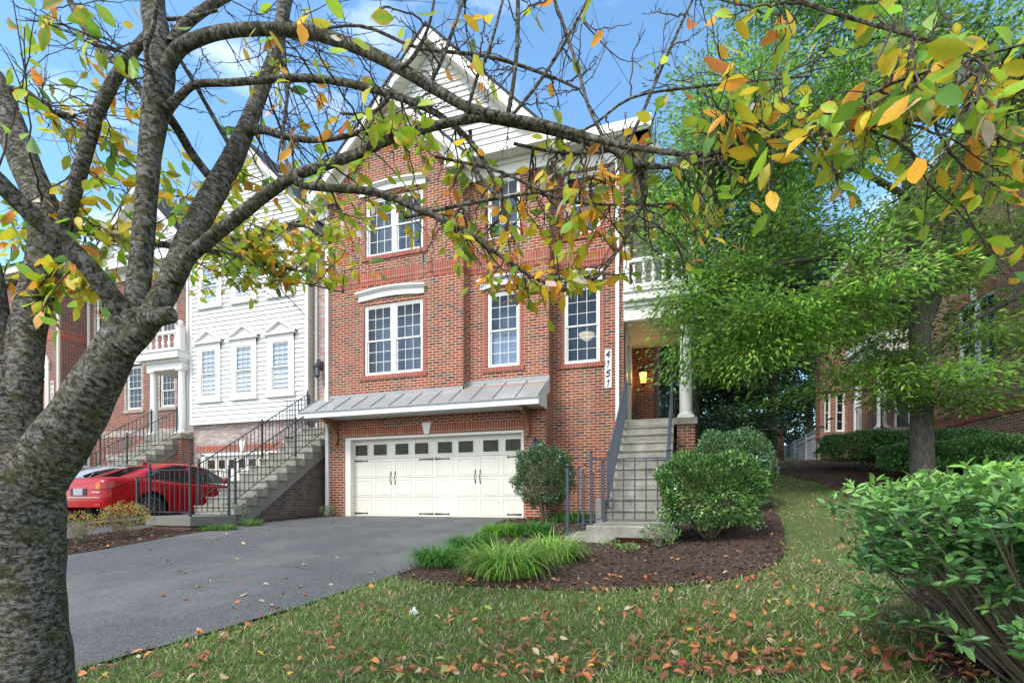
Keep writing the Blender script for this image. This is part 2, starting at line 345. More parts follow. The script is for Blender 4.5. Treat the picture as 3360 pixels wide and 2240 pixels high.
def catmull(p, n=8):
    p = [Vector(q) for q in p]; out = []
    for i in range(len(p) - 1):
        a, b, c, d = p[max(i - 1, 0)], p[i], p[i + 1], p[min(i + 2, len(p) - 1)]
        for k in range(n):
            t = k / n; out.append(.5 * ((2 * b) + (c - a) * t + (2 * a - 5 * b + 4 * c - d) * t * t + (3 * b - a - 3 * c + d) * t ** 3))
    out.append(p[-1]); return out
def sheet(name, poly, mat, dz, step=.25, jit=0., hump=0., kind='structure'):
    bd = smooth_poly(poly, step * .5, jit); xs_ = [p[0] for p in bd]; ys_ = [p[1] for p in bd]
    gx, gy = np.meshgrid(np.arange(min(xs_), max(xs_), step), np.arange(min(ys_), max(ys_), step)); gx, gy = gx.ravel(), gy.ravel()
    k = inpoly(bd, gx, gy); vs_ = [Vector(p) for p in bd] + [Vector((a, b)) for a, b in zip(gx[k], gy[k])]
    r = delaunay_2d_cdt(vs_, [(i, (i + 1) % len(bd)) for i in range(len(bd))], [], 1, 1e-4)
    V = [(v.x, v.y, gz(v.x, v.y) + dz + (hump if i >= len(bd) else 0)) for i, v in enumerate(r[0])]
    me = bpy.data.meshes.new(name); me.from_pydata(V, [], [tuple(f) for f in r[2]]); me.materials.append(M[mat])
    o = link(bpy.data.objects.new(name, me), None); tag(o, kind=kind); return bd
driveR = [ray(*p) for p in ((1160, 1196), (1075, 1240), (1000, 1288), (900, 1325), (800, 1356), (700, 1390), (560, 1432), (440, 1466), (320, 1500), (185, 1536))]
drive = [(-9.05, 11.55), (-9.2, 10), (-9.22, 8.75), (-9.1, 7.2), (-9.0, 5.5), (-9.3, 3), (-11, -3), (-13, -9), (-4, -9), (-3.6, -2), (-3.0, 1.2)] + [driveR[-1]] + driveR[-2::-1] + [(-3.55, 11.55)]
DRIVE = sheet('driveway', drive, 'asphalt', .010, .3, .018)
sheet('neighbour_driveway', [(-16.6, 13.4), (-16.6, 2), (-20, -6), (-13.5, -9.5), (-11.3, 3), (-11.2, 6.2), (-11.1, 8.6), (-11.1, 13.4)], 'asphalt', .010, .4)
bedL = [ray(*p) for p in ((1000, 1340), (1150, 1350), (1300, 1356), (1450, 1354), (1600, 1342), (1720, 1322), (1790, 1290), (1808, 1255), (1800, 1215), (1775, 1160), (1752, 1110))]
bed = [driveR[3]] + [ray(*p) for p in ((940, 1335),)] + bedL + [(1.9, 12.5), (1.6, 16), (-.4, 16), (-.4, 12.3), (-3.6, 12.3), (-3.5, 11.5)] + [driveR[0], driveR[1], driveR[2]]
BED = sheet('mulch_bed', bed, 'mulch', .012, .2, .02, .012)
bed2 = [(-11.05, 9.5), (-11.1, 6.2), (-11.0, 4.9), (-10.2, 4.5), (-9.05, 4.9), (-9.12, 7.2), (-9.24, 8.75), (-9.22, 10), (-9.07, 11.55), (-9.4, 11.7), (-11, 11.7)]
BED2 = sheet('side_mulch_bed', bed2, 'mulch', .012, .2, .02, .012)
bed3 = [ray(*p) for p in ((1760, 1085), (1800, 1090), (1900, 1110), (1960, 1150), (1985, 1190), (2040, 1230))] + [(4.2, 6.6), (4.6, 6.2), (7, 8), (8, 12), (8.5, 18), (7, 26), (1.2, 26), (1.4, 17)]
BED3 = sheet('rear_mulch_bed', bed3, 'mulch', .012, .3, .03, .01)
bed4 = [ray(*p) for p in ((1960, 1260), (2060, 1255), (2200, 1290), (2352, 1340), (2352, 1568), (2150, 1566), (2130, 1500), (2170, 1440), (2100, 1370), (2040, 1300))]
BED4 = sheet('front_mulch_bed', bed4, 'mulch', .012, .15, .03, .01)

# ---------------------------------------------------------------- leaf clouds
LEAF = {  # outline (along, across, lift) halves: midrib verts and side verts
 'ovate': ([(0, 0), (.28, .19), (.58, .22), (.84, .11), (1, 0)]),
 'lance': ([(0, 0), (.5, .10), (1, 0)]),
 'round': ([(0, 0), (.45, .27), (1, 0)])}
def leafmesh(name, mat, C, D, size, cols, shape='ovate', parent=None, N=None, fold=.25, droop=.15, width=1., kind=None, mesh_only=False, edge=None, curl=0.):
    C = np.asarray(C, float); n = len(C); D = np.asarray(D, float); D = D / (np.linalg.norm(D, axis=1, keepdims=True) + 1e-9)
    if N is None:
        N = rng.normal(size=(n, 3)) * .6 + np.array([0, 0, 1.])
    N = N - D * (N * D).sum(1, keepdims=True); N /= np.linalg.norm(N, axis=1, keepdims=True) + 1e-9
    S = np.cross(D, N); size = np.broadcast_to(np.asarray(size, float), (n,))[:, None]
    prof = LEAF[shape]; vs_ = []; inner = prof[1:-1]
    if curl: fold = fold + rng.normal(size=(n, 1)) * curl; droop = droop + rng.normal(size=(n, 1)) * curl; tws = rng.normal(size=(n, 1)) * curl
    else: tws = 0.
    wv = width * np.broadcast_to(1., (n, 1))
    def pt(a, s): return C + size * (D * a + S * s * wv + N * (abs(s) * fold - droop * a * a + s * tws * a * 1.6))
    vs_.append(pt(0, 0))
    for a, s in inner: vs_ += [pt(a, -s), pt(a, 0), pt(a, s)]
    vs_.append(pt(1, 0)); k = len(inner); nv = 3 * k + 2
    f = []
    if k == 1 and shape != 'ovate':     # two quads -> one folded pair of tris each side
        f = [(0, 1, 4, 2), (0, 2, 4, 3)]
    else:
        f = [(0, 1, 2), (0, 2, 3)]
        for i in range(k - 1):
            b = 1 + 3 * i; f += [(b, b + 3, b + 4, b + 1), (b + 1, b + 4, b + 5, b + 2)]
        b = 1 + 3 * (k - 1); f += [(b, nv - 1, b + 1), (b + 1, nv - 1, b + 2)]
    V = np.stack(vs_, 1).reshape(-1, 3)
    if parent is not None:
        T = np.array(MW[parent.name].inverted()); V = V @ T[:3, :3].T + T[:3, 3]
    me = bpy.data.meshes.new(name); lens = [len(q) for q in f]; flat = np.concatenate([np.array(q) for q in f])
    loops = (flat[None, :] + (np.arange(n) * nv)[:, None]).ravel()
    starts = np.cumsum([0] + lens[:-1]); nl = sum(lens)
    me.vertices.add(n * nv); me.vertices.foreach_set('co', V.ravel().astype(np.float32))
    me.loops.add(len(loops)); me.loops.foreach_set('vertex_index', loops.astype(np.int32))
    me.polygons.add(n * len(f)); me.polygons.foreach_set('loop_start', (starts[None, :] + (np.arange(n) * nl)[:, None]).ravel().astype(np.int32))
    me.update(calc_edges=True)
    cc = np.repeat(np.concatenate([np.asarray(cols, float), np.ones((n, 1))], 1), nv, 0)
    if edge is not None:
        cc = cc.reshape(n, nv, 4); sid = [1 + 3 * i for i in range(k)] + [3 + 3 * i for i in range(k)] + [nv - 1]; cc[:, sid, :3] = np.asarray(edge)[:, None, :]; cc = cc.reshape(-1, 4)
    at = me.color_attributes.new('col', 'FLOAT_COLOR', 'POINT'); at.data.foreach_set('color', cc.ravel().astype(np.float32))
    me.polygons.foreach_set('use_smooth', np.ones(n * len(f), bool)); me.materials.append(M[mat])
    if mesh_only: return me
    return link(bpy.data.objects.new(name, me), parent)
def pick(n, pal, w=None, var=.18):
    pal = np.array(pal); w = np.array(w, float) / sum(w) if w else None
    c = pal[rng.choice(len(pal), n, p=w)]; return np.clip(c * rng.uniform(1 - var, 1 + var, (n, 1)) * rng.uniform(.94, 1.06, (n, 3)), 0, 1)
def rdir(n, up=0.): d = rng.normal(size=(n, 3)); d[:, 2] += up; return d / np.linalg.norm(d, axis=1, keepdims=True)

# ---------------------------------------------------------------- ground cover
def scatter(n, x0, x1, y0, y1): return rng.uniform(x0, x1, n), rng.uniform(y0, y1, n)
x, y = scatter(560000, -6.5, 5.5, .9, 16)
jx_, jy_ = rng.normal(size=(2, len(x))) * .035
lawn = ~inpoly(DRIVE, x + jx_, y + jy_) & ~inpoly(BED, x + jx_, y + jy_) & ~inpoly(BED3, x, y) & ~inpoly(BED4, x, y) & ~((x < -.4) & (y > 7.3)) & (x * .3 + y < 20)
fwd = -x * SN + y * CS; lawn &= fwd > 2.4
# thinner on the worn strip of the side path
def bump2(x, y, cx, cy, r): return np.exp(-((x - cx) ** 2 + (y - cy) ** 2) / r ** 2)
pn = np.sin(x * 2.1 + 1.3 * np.sin(y * 1.7)) * np.sin(y * 1.9 + np.sin(x * 2.7)) * .5 + .5
pn2 = np.sin(x * 5.3 + 2 * np.sin(y * 3.9)) * np.sin(y * 6.1 + 1.5 * np.sin(x * 4.7)) * .5 + .5
keep = np.where(y > 6.2, .12 + .35 * pn * pn2, .40 + .35 * pn + .25 * pn2) * np.where(y > 9.5, .5, 1)
ex, ey = ray(2080, 1250)
for (a, b, r) in ((*ray(2050, 1215), .5), (*ray(2090, 1265), .45), (*ray(1880, 1210), .5), (*ray(1870, 1130), .6)): keep = keep * (1 - .9 * bump2(x, y, a, b, r))
lawn &= rng.uniform(size=len(x)) < keep
x, y = x[lawn], y[lawn]; n = len(x); z = ground(x, y)
d = rng.normal(size=(n, 3)) * .55; d[:, 2] = np.abs(d[:, 2]) * .6 + .55
fd = -x * SN + y * CS
pat = (np.sin(x * 3.1 + 2 * np.sin(y * 2.2)) + np.sin(y * 4.3 - x * 1.7)) * .25 + .5
c1 = np.array([(.125, .235, .04)]) * (.75 + .5 * pat[:, None]) * np.array([1., 1., 1.]) + pn2[:, None][:, :1] * 0 if False else np.array([(.13, .23, .04)]) * (.75 + .5 * pat[:, None]) * rng.uniform(.7, 1.3, (n, 1)); dry = rng.uniform(size=n) < np.where(y > 5.0, .45, .30)
c1[dry] = np.array([.46, .42, .24]) * rng.uniform(.6, 1.1, (dry.sum(), 1))
o = leafmesh('lawn_grass', 'grass_blade', np.stack([x, y, z - .008], 1), d, rng.uniform(.04, .085, n), c1, 'lance', width=.6, fold=.1, droop=.3)
tag(o, 'short autumn lawn of green and straw coloured blades', 'grass', kind='stuff')
# bark chips on the beds
Cx, Cy = [], []
for poly, n0 in ((BED, 26000), (BED2, 9000), (BED3, 9000), (BED4, 6000)):
    px = [p[0] for p in poly]; py = [p[1] for p in poly]; x, y = scatter(n0 * 2, min(px), max(px), min(py), max(py)); k = inpoly(poly, x, y); k &= ~((x < -.35) & (x > -1.45) & (y > 7.5) & (y < 12.3)); Cx.append(x[k]); Cy.append(y[k])
x, y = np.concatenate(Cx), np.concatenate(Cy); n = len(x); d = rng.normal(size=(n, 3)); d[:, 2] *= .25
o = leafmesh('mulch_chips', 'chip', np.stack([x, y, ground(x, y) + .028 + rng.uniform(0, .012, n)], 1), d, rng.uniform(.02, .07, n), pick(n, [(.045, .026, .02), (.08, .045, .034), (.025, .016, .013), (.15, .095, .07), (.22, .17, .13)], [4, 4, 4, 2, .6], .3), 'lance', width=1.2, fold=.05, droop=0)
tag(o, 'shredded dark brown bark mulch covering the planting beds', 'mulch', kind='stuff')
# ---------------------------------------------------------------- building parts (all face -y in their frame)
def wall(mb, x0, x1, z0, z1, y, holes=(), dep=.12):
    xs = sorted({x0, x1, *[h[0] for h in holes], *[h[1] for h in holes]}); zs = sorted({z0, z1, *[h[2] for h in holes], *[h[3] for h in holes]})
    for a, b in zip(xs, xs[1:]):
        for c, d in zip(zs, zs[1:]):
            m, k = (a + b) / 2, (c + d) / 2
            if any(h[0] < m < h[1] and h[2] < k < h[3] for h in holes): continue
            mb.quad((a, y, c), (b, y, c), (b, y, d), (a, y, d))
    for a, b, c, d in holes:
        e = y + dep
        mb.quad((a, y, c), (a, y, d), (a, e, d), (a, e, c)); mb.quad((b, y, d), (b, y, c), (b, e, c), (b, e, d))
        mb.quad((a, y, d), (b, y, d), (b, e, d), (a, e, d)); mb.quad((b, y, c), (a, y, c), (a, e, c), (b, e, c))
def window(parent, x0, x1, z0, z1, y, units=1, cols=3, rows=3, back='bluish_shade', low=None, bd=.30, blinds=False, frame=None, fw=.055, mull=.13, gm='white_trim', rows2=None):
    f = MB(); f.box(x0, x0 + fw, y, y + .07, z0, z1); f.box(x1 - fw, x1, y, y + .07, z0, z1)
    f.box(x0 + fw, x1 - fw, y, y + .07, z1 - fw, z1); f.box(x0 + fw, x1 - fw, y - .012, y + .07, z0, z0 + fw)
    ux = []; W = (x1 - x0 - 2 * fw - (units - 1) * mull) / units
    for k in range(units):
        a = x0 + fw + k * (W + mull); ux.append((a, a + W))
        if k: f.box(a - mull, a, y - .005, y + .07, z0 + fw, z1 - fw)
    zm = (z0 + z1) / 2 - .01; wo = f.build('window', 'white_trim', parent, frame=frame, bevel=.006)
    g = MB(); s = MB(); p = MB(); B = MB(); B2 = MB(); bl = MB()
    for a, b in ux:
        # upper sash in front, lower sash set back
        for (c, d, yy, nr) in ((zm - .02, z1 - fw, y + .018, rows), (z0 + fw, zm + .02, y + .042, rows2 or rows)):
            t = .038
            s.box(a, a + t, yy, yy + .02, c, d); s.box(b - t, b, yy, yy + .02, c, d); s.box(a + t, b - t, yy, yy + .02, c, c + t); s.box(a + t, b - t, yy, yy + .02, d - t, d)
            p.quad((a + t, yy + .012, c + t), (b - t, yy + .012, c + t), (b - t, yy + .012, d - t), (a + t, yy + .012, d - t))
            for i in range(1, cols): u = a + t + (b - a - 2 * t) * i / cols; g.box(u - .006, u + .006, yy + .004, yy + .011, c + t, d - t)
            for i in range(1, nr): v = c + t + (d - c - 2 * t) * i / nr; g.box(a + t, b - t, yy + .005, yy + .010, v - .006, v + .006)
        if blinds:
            zz = z0 + fw
            while zz < z1 - fw: bl.box(a + .01, b - .01, y + .075, y + .10, zz, zz + .022); zz += .045
    s.build('sash', 'white_trim', wo, frame=frame); g.build('grille', gm, wo, frame=frame); p.build('pane', 'glass', wo, frame=frame)
    B.box(x0 - .0, x1 + .0, y + bd, y + bd + .02, zm if low else z0, z1); B.build('shade', back, wo, frame=frame)
    if low: B2.box(x0, x1, y + .12, y + .14, z0, zm - .001); B2.build('shade', low, wo, frame=frame)
    if blinds: bl.build('blind', 'blind', wo, frame=frame)
    rb = MB()      # reveal box behind the frame, so nothing shines through
    rb.quad((x0, y + .07, z0), (x0, y + bd, z0), (x0, y + bd, z1), (x0, y + .07, z1)); rb.quad((x1, y + .07, z0), (x1, y + bd, z0), (x1, y + bd, z1), (x1, y + .07, z1))
    rb.quad((x0, y + .07, z1), (x1, y + .07, z1), (x1, y + bd, z1), (x0, y + bd, z1)); rb.quad((x0, y + .07, z0), (x1, y + .07, z0), (x1, y + bd, z0), (x0, y + bd, z0))
    rb.build('inner_lining', 'dark_room', wo, frame=frame)
    return wo
def header(parent, x0, x1, z0, ze, rise, y):
    """arched white crown over a window"""
    n = 14; A = [(x0 + .06 + (x1 - x0 - .12) * k / n, ze - .05 + rise * math.sin(math.pi * k / n) ** 1.2) for k in range(n + 1)]
    low = [(x1 - .17 - (x1 - x0 - .34) * k / n, z0 + rise * .8 * math.sin(math.pi * k / n)) for k in range(n + 1)]
    m = MB(); m.prism([(x0 + .06, z0)] + A + [(x1 - .06, z0)] + low, y - .05, y + .02); h = m.build('window_header', 'white_trim', parent)
    c = MB()
    for off, t, pr in ((.0, .045, .13), (-.035, .04, .09)):
        T = [(x0 + (x1 - x0) * k / n, ze - .05 + off + rise * math.sin(math.pi * k / n) ** 1.2) for k in range(n + 1)]
        for (a, b), (d, e) in zip(T, T[1:]): c.prism([(a, b), (d, e), (d, e + t), (a, b + t)], y - pr, y - .0501 + .0)
    c.build('crown_molding', 'white_trim', h)
def jambs(mbj, mbs, x0, x1, z0, z1, y):
    mbj.box(x0 - .105, x0 - .001, y - .008, y + .02, z0, z1); mbj.box(x1 + .001, x1 + .105, y - .008, y + .02, z0, z1)
    mbs.box(x0 - .13, x1 + .13, y - .035, y + .02, z0 - .11, z0 - .001)
def downspout(parent, x, y, z0, z1, foot=True, name='downspout'):
    m = MB(); m.box(x - .045, x + .045, y - .075, y - .004, z0, z1)
    for z in np.arange(z0 + 1.2, z1, 2.2): m.box(x - .055, x + .055, y - .08, y - .002, z, z + .03)
    if foot: m.bar((x, y - .04, z0 + .02), (x - .02, y - .28, z0 - .08), .08)
    return m.build(name, 'white_trim', parent, bevel=.008)
def garage_door(parent, x0, x1, z1, y, wins, mat='garage_white', hinges=True, z0=0.):
    m = MB(); hs = (z1 - z0) / 4; n = 4; W = (x1 - x0) / 8
    for r in range(4):
        m.box(x0, x1, y, y + .04, z0 + r * hs + .004, z0 + (r + 1) * hs - .004)
        if r < 3:
            for k in range(8):
                a, b, c, d = x0 + k * W + .055, x0 + (k + 1) * W - .055, z0 + r * hs + .055, z0 + (r + 1) * hs - .055
                for q in ((a, b, c, c + .014), (a, b, d - .014, d), (a, a + .014, c, d), (b - .014, b, c, d)): m.box(q[0], q[1], y - .009, y + .001, q[2], q[3])
                for j in range(1, 6): u = a + (b - a) * j / 6; m.box(u - .003, u + .003, y - .005, y + .001, c + .014, d - .014)
    g = m.build('garage_door', mat, parent, bevel=.003)
    for (a, b, c, d) in wins:
        t = .03; f = MB()
        for q in ((a - t, b + t, c - t, c), (a - t, b + t, d, d + t), (a - t, a, c, d), (b, b + t, c, d)): f.box(q[0], q[1], y - .014, y + .001, q[2], q[3])
        fo = f.build('window_frame', mat, g, bevel=.004)
        p = MB(); p.quad((a, y - .003, c), (b, y - .003, c), (b, y - .003, d), (a, y - .003, d)); p.build('pane', 'garage_glass', g)
    if hinges:
        xm = (x0 + x1) / 2
        for z in (z0 + .075, z0 + 3 * hs - .05):
            for (a, s) in ((x0 + .02, 1), (xm - .02, -1), (xm + .02, 1), (x1 - .02, -1)):
                h = MB(); e = a + s * .36; yy = y - .016
                h.quad(*[(p, yy, q) for p, q in ((a, z - .022), (e, z - .010), (e, z + .010), (a, z + .022))][::s])
                h.quad(*[(p, yy, q) for p, q in ((e, z - .010), (e + s * .015, z - .028), (e + s * .065, z), (e + s * .015, z + .028), (e, z + .010))][::s])
                h.box(min(a, e), max(a, e), yy + .0005, y, z - .009, z + .009); h.build('strap_hinge', 'black', g)
        for xc in (x0 + (x1 - x0) * .25, x0 + (x1 - x0) * .75):
            for s in (-.065, .065):
                h = MB(); X = xc + s; zc = z0 + hs * 1.98; pts = [(X, y - .008, zc - .14), (X, y - .03, zc - .10), (X - .012, y - .045, zc - .03), (X + .006, y - .045, zc + .05), (X, y - .03, zc + .10), (X, y - .008, zc + .14)]
                h.tube(pts, [.012, .008, .009, .009, .008, .012], 6)
                for e in (-1, 1): h.prism([(X - .02, zc + e * .135), (X, zc + e * .115), (X + .02, zc + e * .135), (X, zc + e * .185)], y - .012, y - .002)
                h.build('handle', 'black', g)
    return g
def lantern(name, label, x, y, z, side, on, mat='iron', s=1., group='wall lanterns'):
    """bracket on a wall plane at (x,y); side = unit vector the lamp hangs out along"""
    L_ = empty(name, (x, y, z)); tag(L_, label, 'wall lamp', group)
    sx, sy = side; d = .2 * s; cx, cy = x + sx * d, y + sy * d
    b = MB(); b.box(x - .05 * s, x + .05 * s, y - .05 * s, y + .05 * s, z - .02, z + .2 * s)
    b.tube([(x, y, z + .12 * s), (x + sx * d * .5, y + sy * d * .5, z + .24 * s), (cx, cy, z + .2 * s), (cx, cy, z + .11 * s)], .013 * s, 6)
    b.tube([(x, y, z + .03 * s), (x + sx * d * .4, y + sy * d * .4, z + .1 * s), (x + sx * d * .7, y + sy * d * .7, z + .2 * s)], .008 * s, 6)
    b.build('bracket', mat, L_, True)
    c = MB(); c.lathe([(.02 * s, .13 * s), (.025 * s, .10 * s), (.05 * s, .085 * s), (.11 * s, .03 * s), (.115 * s, .015 * s), (.09 * s, .01 * s)], (cx, cy, z), 6); c.lathe([(.012 * s, .13 * s), (.018 * s, .15 * s), (.003 * s, .18 * s)], (cx, cy, z), 6)
    c.lathe([(.07 * s, -.21 * s), (.075 * s, -.235 * s), (.03 * s, -.25 * s), (.012 * s, -.28 * s)], (cx, cy, z), 6); c.build('lamp_cap', mat, L_)
    f = MB()
    for k in range(6):
        t = 2 * math.pi * (k + .5) / 6; f.bar((cx + .092 * s * math.cos(t), cy + .092 * s * math.sin(t), z + .01 * s), (cx + .066 * s * math.cos(t), cy + .066 * s * math.sin(t), z - .215 * s), .009 * s)
    f.build('cage', mat, L_)
    g = MB(); g.lathe([(.085 * s, .008 * s), (.060 * s, -.21 * s)], (cx, cy, z), 6); g.build('lamp_glass', 'lamp_amber' if on else 'glass', L_)
    if on:
        l = bpy.data.lights.new('bulb', 'POINT'); l.energy = 5; l.color = (1, .65, .25); l.shadow_soft_size = .05
        lo = bpy.data.objects.new('bulb', l); link(lo, L_); lo.location = (sx * (d + .16), sy * (d + .16), -.08)
    return L_
DIG = {  # 7 rows of strokes as polylines in a 1 x 1.6 box, slanted when drawn
 '4': [[(.75, 0), (.75, 1.6), (.05, .55), (1.0, .55)]], '1': [[(.25, 1.2), (.55, 1.6), (.55, 0)]],
 '5': [[(.95, 1.6), (.25, 1.6), (.15, .95), (.55, 1.05), (.9, .85), (.95, .4), (.6, .03), (.1, .12)]], '7': [[(.05, 1.6), (1, 1.6), (.5, .8), (.35, 0)]],
 '3': [[(.1, 1.45), (.5, 1.6), (.9, 1.3), (.45, .87), (.95, .45), (.5, 0), (.05, .15)]]}
def numbers(label, txt, xc, y, ztop, h, wd, cat='house number', dh=.15, pitch=None, frame=None):
    e = empty('house_number', (xc, y, ztop - h)); tag(e, label, cat, 'house number plaques')
    m = MB(); m.box(xc - wd / 2, xc + wd / 2, y - .022, y - .001, ztop - h, ztop); m.build('plaque', 'white_trim', e, bevel=.003)
    pitch = pitch or h / len(txt)
    for k, ch in enumerate(txt):
        z = ztop - pitch * (k + .5) - dh / 2 - (h - pitch * len(txt)) / 2; s = dh / 1.6; d = MB()
        for st in DIG[ch]:
            P = [(xc + (u - .5) * s * .95 + (v - .8) * s * .22, y - .027, z + v * s) for u, v in st]
            for a, b in zip(P, P[1:]): d.bar(a, b, .010, .028)
            for a in P: d.box(a[0] - .010, a[0] + .010, a[1] - .005, a[1] + .005, a[2] - .010, a[2] + .010)
        d.build('digit', 'black', e)
    sc_ = MB()
    for a in (-1, 1):
        for z in (ztop - .02, ztop - h + .02): sc_.box(xc + a * (wd / 2 - .015) - .005, xc + a * (wd / 2 - .015) + .005, y - .026, y - .022, z - .005, z + .005)
    sc_.build('screw', 'black', e)
def siding(mb, x0, x1, z0, z1, y, p=.125, clip=None, out=.032):
    z = z0
    while z < z1 - .01:
        t = min(z + p, z1); a, b, c, d = x0, x1, x0, x1
        if clip: a, b = clip(z); c, d = clip(t)
        if b - a > .02:
            mb.quad((a, y - out, z), (b, y - out, z), (d, y - .001, t), (c, y - .001, t)); mb.quad((a, y, z), (b, y, z), (b, y - out, z), (a, y - out, z))
        z += p
def gable_trim(parent, xc, hw, ze, zp, y, over, w_=.26, back=6., thick=.07, name='gable'):
    """roof slopes, rake boards and soffit of a front gable: apex (xc,zp), eaves at xc+-hw, ze"""
    sl_ = (zp - ze) / hw; yf = y - over
    for nm, mat, (o0, o1), (ya, yb) in (('rake_board', 'white_trim', (-w_, 0), (yf, yf + .04)), ('soffit', 'soffit', (-w_ - .03, -w_ + .0), (yf + .041, y + .0)), ('roof_slope', 'shingle', (.001, thick), (yf - .03, y + back))):
        m = MB()
        for s in (-1, 1): m.prism([(xc, zp + o0), (xc, zp + o1), (xc + s * hw, ze + o1), (xc + s * hw, ze + o0)][::-s], ya, yb)
        m.build(nm, mat, parent)
    m = MB()
    for s in (-1, 1): m.prism([(xc, zp - w_ - .03), (xc, zp - w_ - .20), (xc + s * hw, ze - w_ - .20), (xc + s * hw, ze - w_ - .03)][::-s], y - .03, y + .0)
    m.build('frieze_board', 'white_trim', parent)
def steps(parent, x0, x1, y0, z0, n, rise, run, mat='concrete', side='concrete_dark', yend=None, foot='brick_dark', zg=-.5, right=True):
    """straight flight going up along +y; first riser face at y0, on a platform at z0"""
    for k in range(n):
        m = MB(); y = y0 + k * run; z = z0 + (k + 1) * rise
        m.prism([(y, z - rise), (y, z - .05), (y - .025, z - .035), (y - .025, z), (y + run + .03, z), (y + run + .03, z - rise)], x0 + .002 * (k % 2), x1 - .002 * (k % 2), 'x')
        m.build('step', mat, parent, bevel=.01)
    top = z0 + n * rise; ye = y0 + n * run; c = MB()
    c.prism([(y0 + .02, z0 - .22), (y0 + .02, z0 + .5 * rise), (ye, top - .06), (ye, top - rise - .20), (y0 + run * 1.3, z0 - .22)], x0 + .03, x1 - .03, 'x'); c.build('stair_slab', side, parent)
    b = MB(); b.prism([(y0 + .1, zg), (y0 + .1, z0 - .12), (ye + .0, top - rise - .12), (ye + .0, zg)], x0 + .07, x1 - .07, 'x'); b.build('brick_base', foot, parent)
def railing(label, path, h, mat, sp=.115, posts=(), group='black iron stair railings', low=.09, ph=None, skip_end=False, cat='railing', bw=.013):
    """path: list of 3D floor points; posts at given indices"""
    r = empty('railing', tuple(path[0])); tag(r, label, cat, group)
    P = [Vector(p) for p in path]; up = Vector((0, 0, 1)); ph = ph or h + .06
    for i in posts:
        m = MB(); p = P[i]; m.box(p.x - .02, p.x + .02, p.y - .02, p.y + .02, p.z, p.z + ph - .01); m.box(p.x - .024, p.x + .024, p.y - .024, p.y + .024, p.z + ph - .03, p.z + ph - .012)
        m.box(p.x - .03, p.x + .03, p.y - .03, p.y + .03, p.z, p.z + .012)
        po = m.build('post', mat, r); f = MB(); f.lathe([(.014, 0), (.008, .012), (.022, .03), (.026, .048), (.018, .068), (.004, .076)], (p.x, p.y, p.z + ph - .01), 10); f.build('finial', mat, po, True)
    for k, (nm, hh, ww, th) in enumerate((('top_rail', h, .034, .016), ('bottom_rail', low, .022, .012))):
        m = MB()
        for a, b in zip(P, P[1:]): m.bar(a + up * hh, b + up * hh, ww, th)
        m.build(nm, mat, r)
    protos = None
    for a, b in zip(P, P[1:]):
        n = max(1, int(round((Vector((b.x, b.y)) - Vector((a.x, a.y))).length / sp)))
        for k in range(1, n):
            q = a.lerp(b, k / n)
            if protos is None:
                m = MB(); m.box(q.x - bw / 2, q.x + bw / 2, q.y - bw / 2, q.y + bw / 2, q.z + low, q.z + h - .006); protos = (m.build('baluster', mat, r), q.copy())
            else:
                c = protos[0].copy(); sc.collection.objects.link(c); c.location = q - protos[1]
    return r
def column(mb, x, y, z0, z1, r=.14, n=24):
    H = z1 - z0
    mb.box(x - r * 1.3, x + r * 1.3, y - r * 1.3, y + r * 1.3, z0, z0 + .05)
    mb.tube_l([(x, y, z0 + q) for q in (.05, .06, .09, .11, .12, H * .35, H - .16, H - .15, H - .13, H - .12, H - .07, H - .05)], [r * q for q in (1.22, 1.28, 1.28, 1.16, 1.0, 1.0, .86, .95, .95, .87, .87, 1.05)], n)
    mb.box(x - r * 1.18, x + r * 1.18, y - r * 1.18, y + r * 1.18, z1 - .05, z1)
BAL = [(.045, 0), (.045, .06), (.028, .08), (.03, .10), (.055, .17), (.06, .22), (.04, .30), (.022, .36), (.03, .40), (.024, .42), (.04, .48), (.045, .50), (.045, .56)]
def balustrade(parent, x0, x1, y, z, h=.75, n=5, postw=.13, ys=None, ball=True):
    """front run along x and, if ys=(y0,y1), return runs along y"""
    m = MB(); m.box(x0, x1, y - .06, y + .06, z + .05, z + .13); m.box(x0, x1, y - .07, y + .07, z + h - .09, z + h); r = m.build('balustrade_rail', 'white_trim', parent, bevel=.008)
    for x in (x0 - postw / 2, x1 + postw / 2):
        p = MB(); p.box(x - postw / 2, x + postw / 2, y - postw / 2, y + postw / 2, z, z + h + .1); p.box(x - postw / 2 - .025, x + postw / 2 + .025, y - postw / 2 - .025, y + postw / 2 + .025, z + h + .10, z + h + .14); po = p.build('balustrade_post', 'white_trim', parent, bevel=.008)
        if ball: b = MB(); b.lathe([(.04, 0), (.03, .02), (.06, .05), (.085, .10), (.085, .13), (.06, .18), (.02, .205)], (x, y, z + h + .14), 14); b.build('ball_finial', 'white_trim', po, True)
    k_ = (h - .22) / .56; first = None
    for k in range(n):
        x = x0 + (x1 - x0) * (k + .5) / n
        if first is None: b = MB(); b.lathe([(a, c * k_) for a, c in BAL], (x, y, z + .13), 12); first = (b.build('baluster', 'white_trim', parent, True), x)
        else: c = first[0].copy(); sc.collection.objects.link(c); c.location.x += x - first[1]
def dentils(parent, x0, x1, y, z, s=.05, name='dentil_row'):
    m = MB(); x = x0; m.box(x0, x1, y - .012, y + .01, z - .004, z + s + .004)
    while x < x1: m.box(x, x + s, y - .045, y, z, z + s); x += s * 1.9
    m.build(name, 'white_trim', parent)

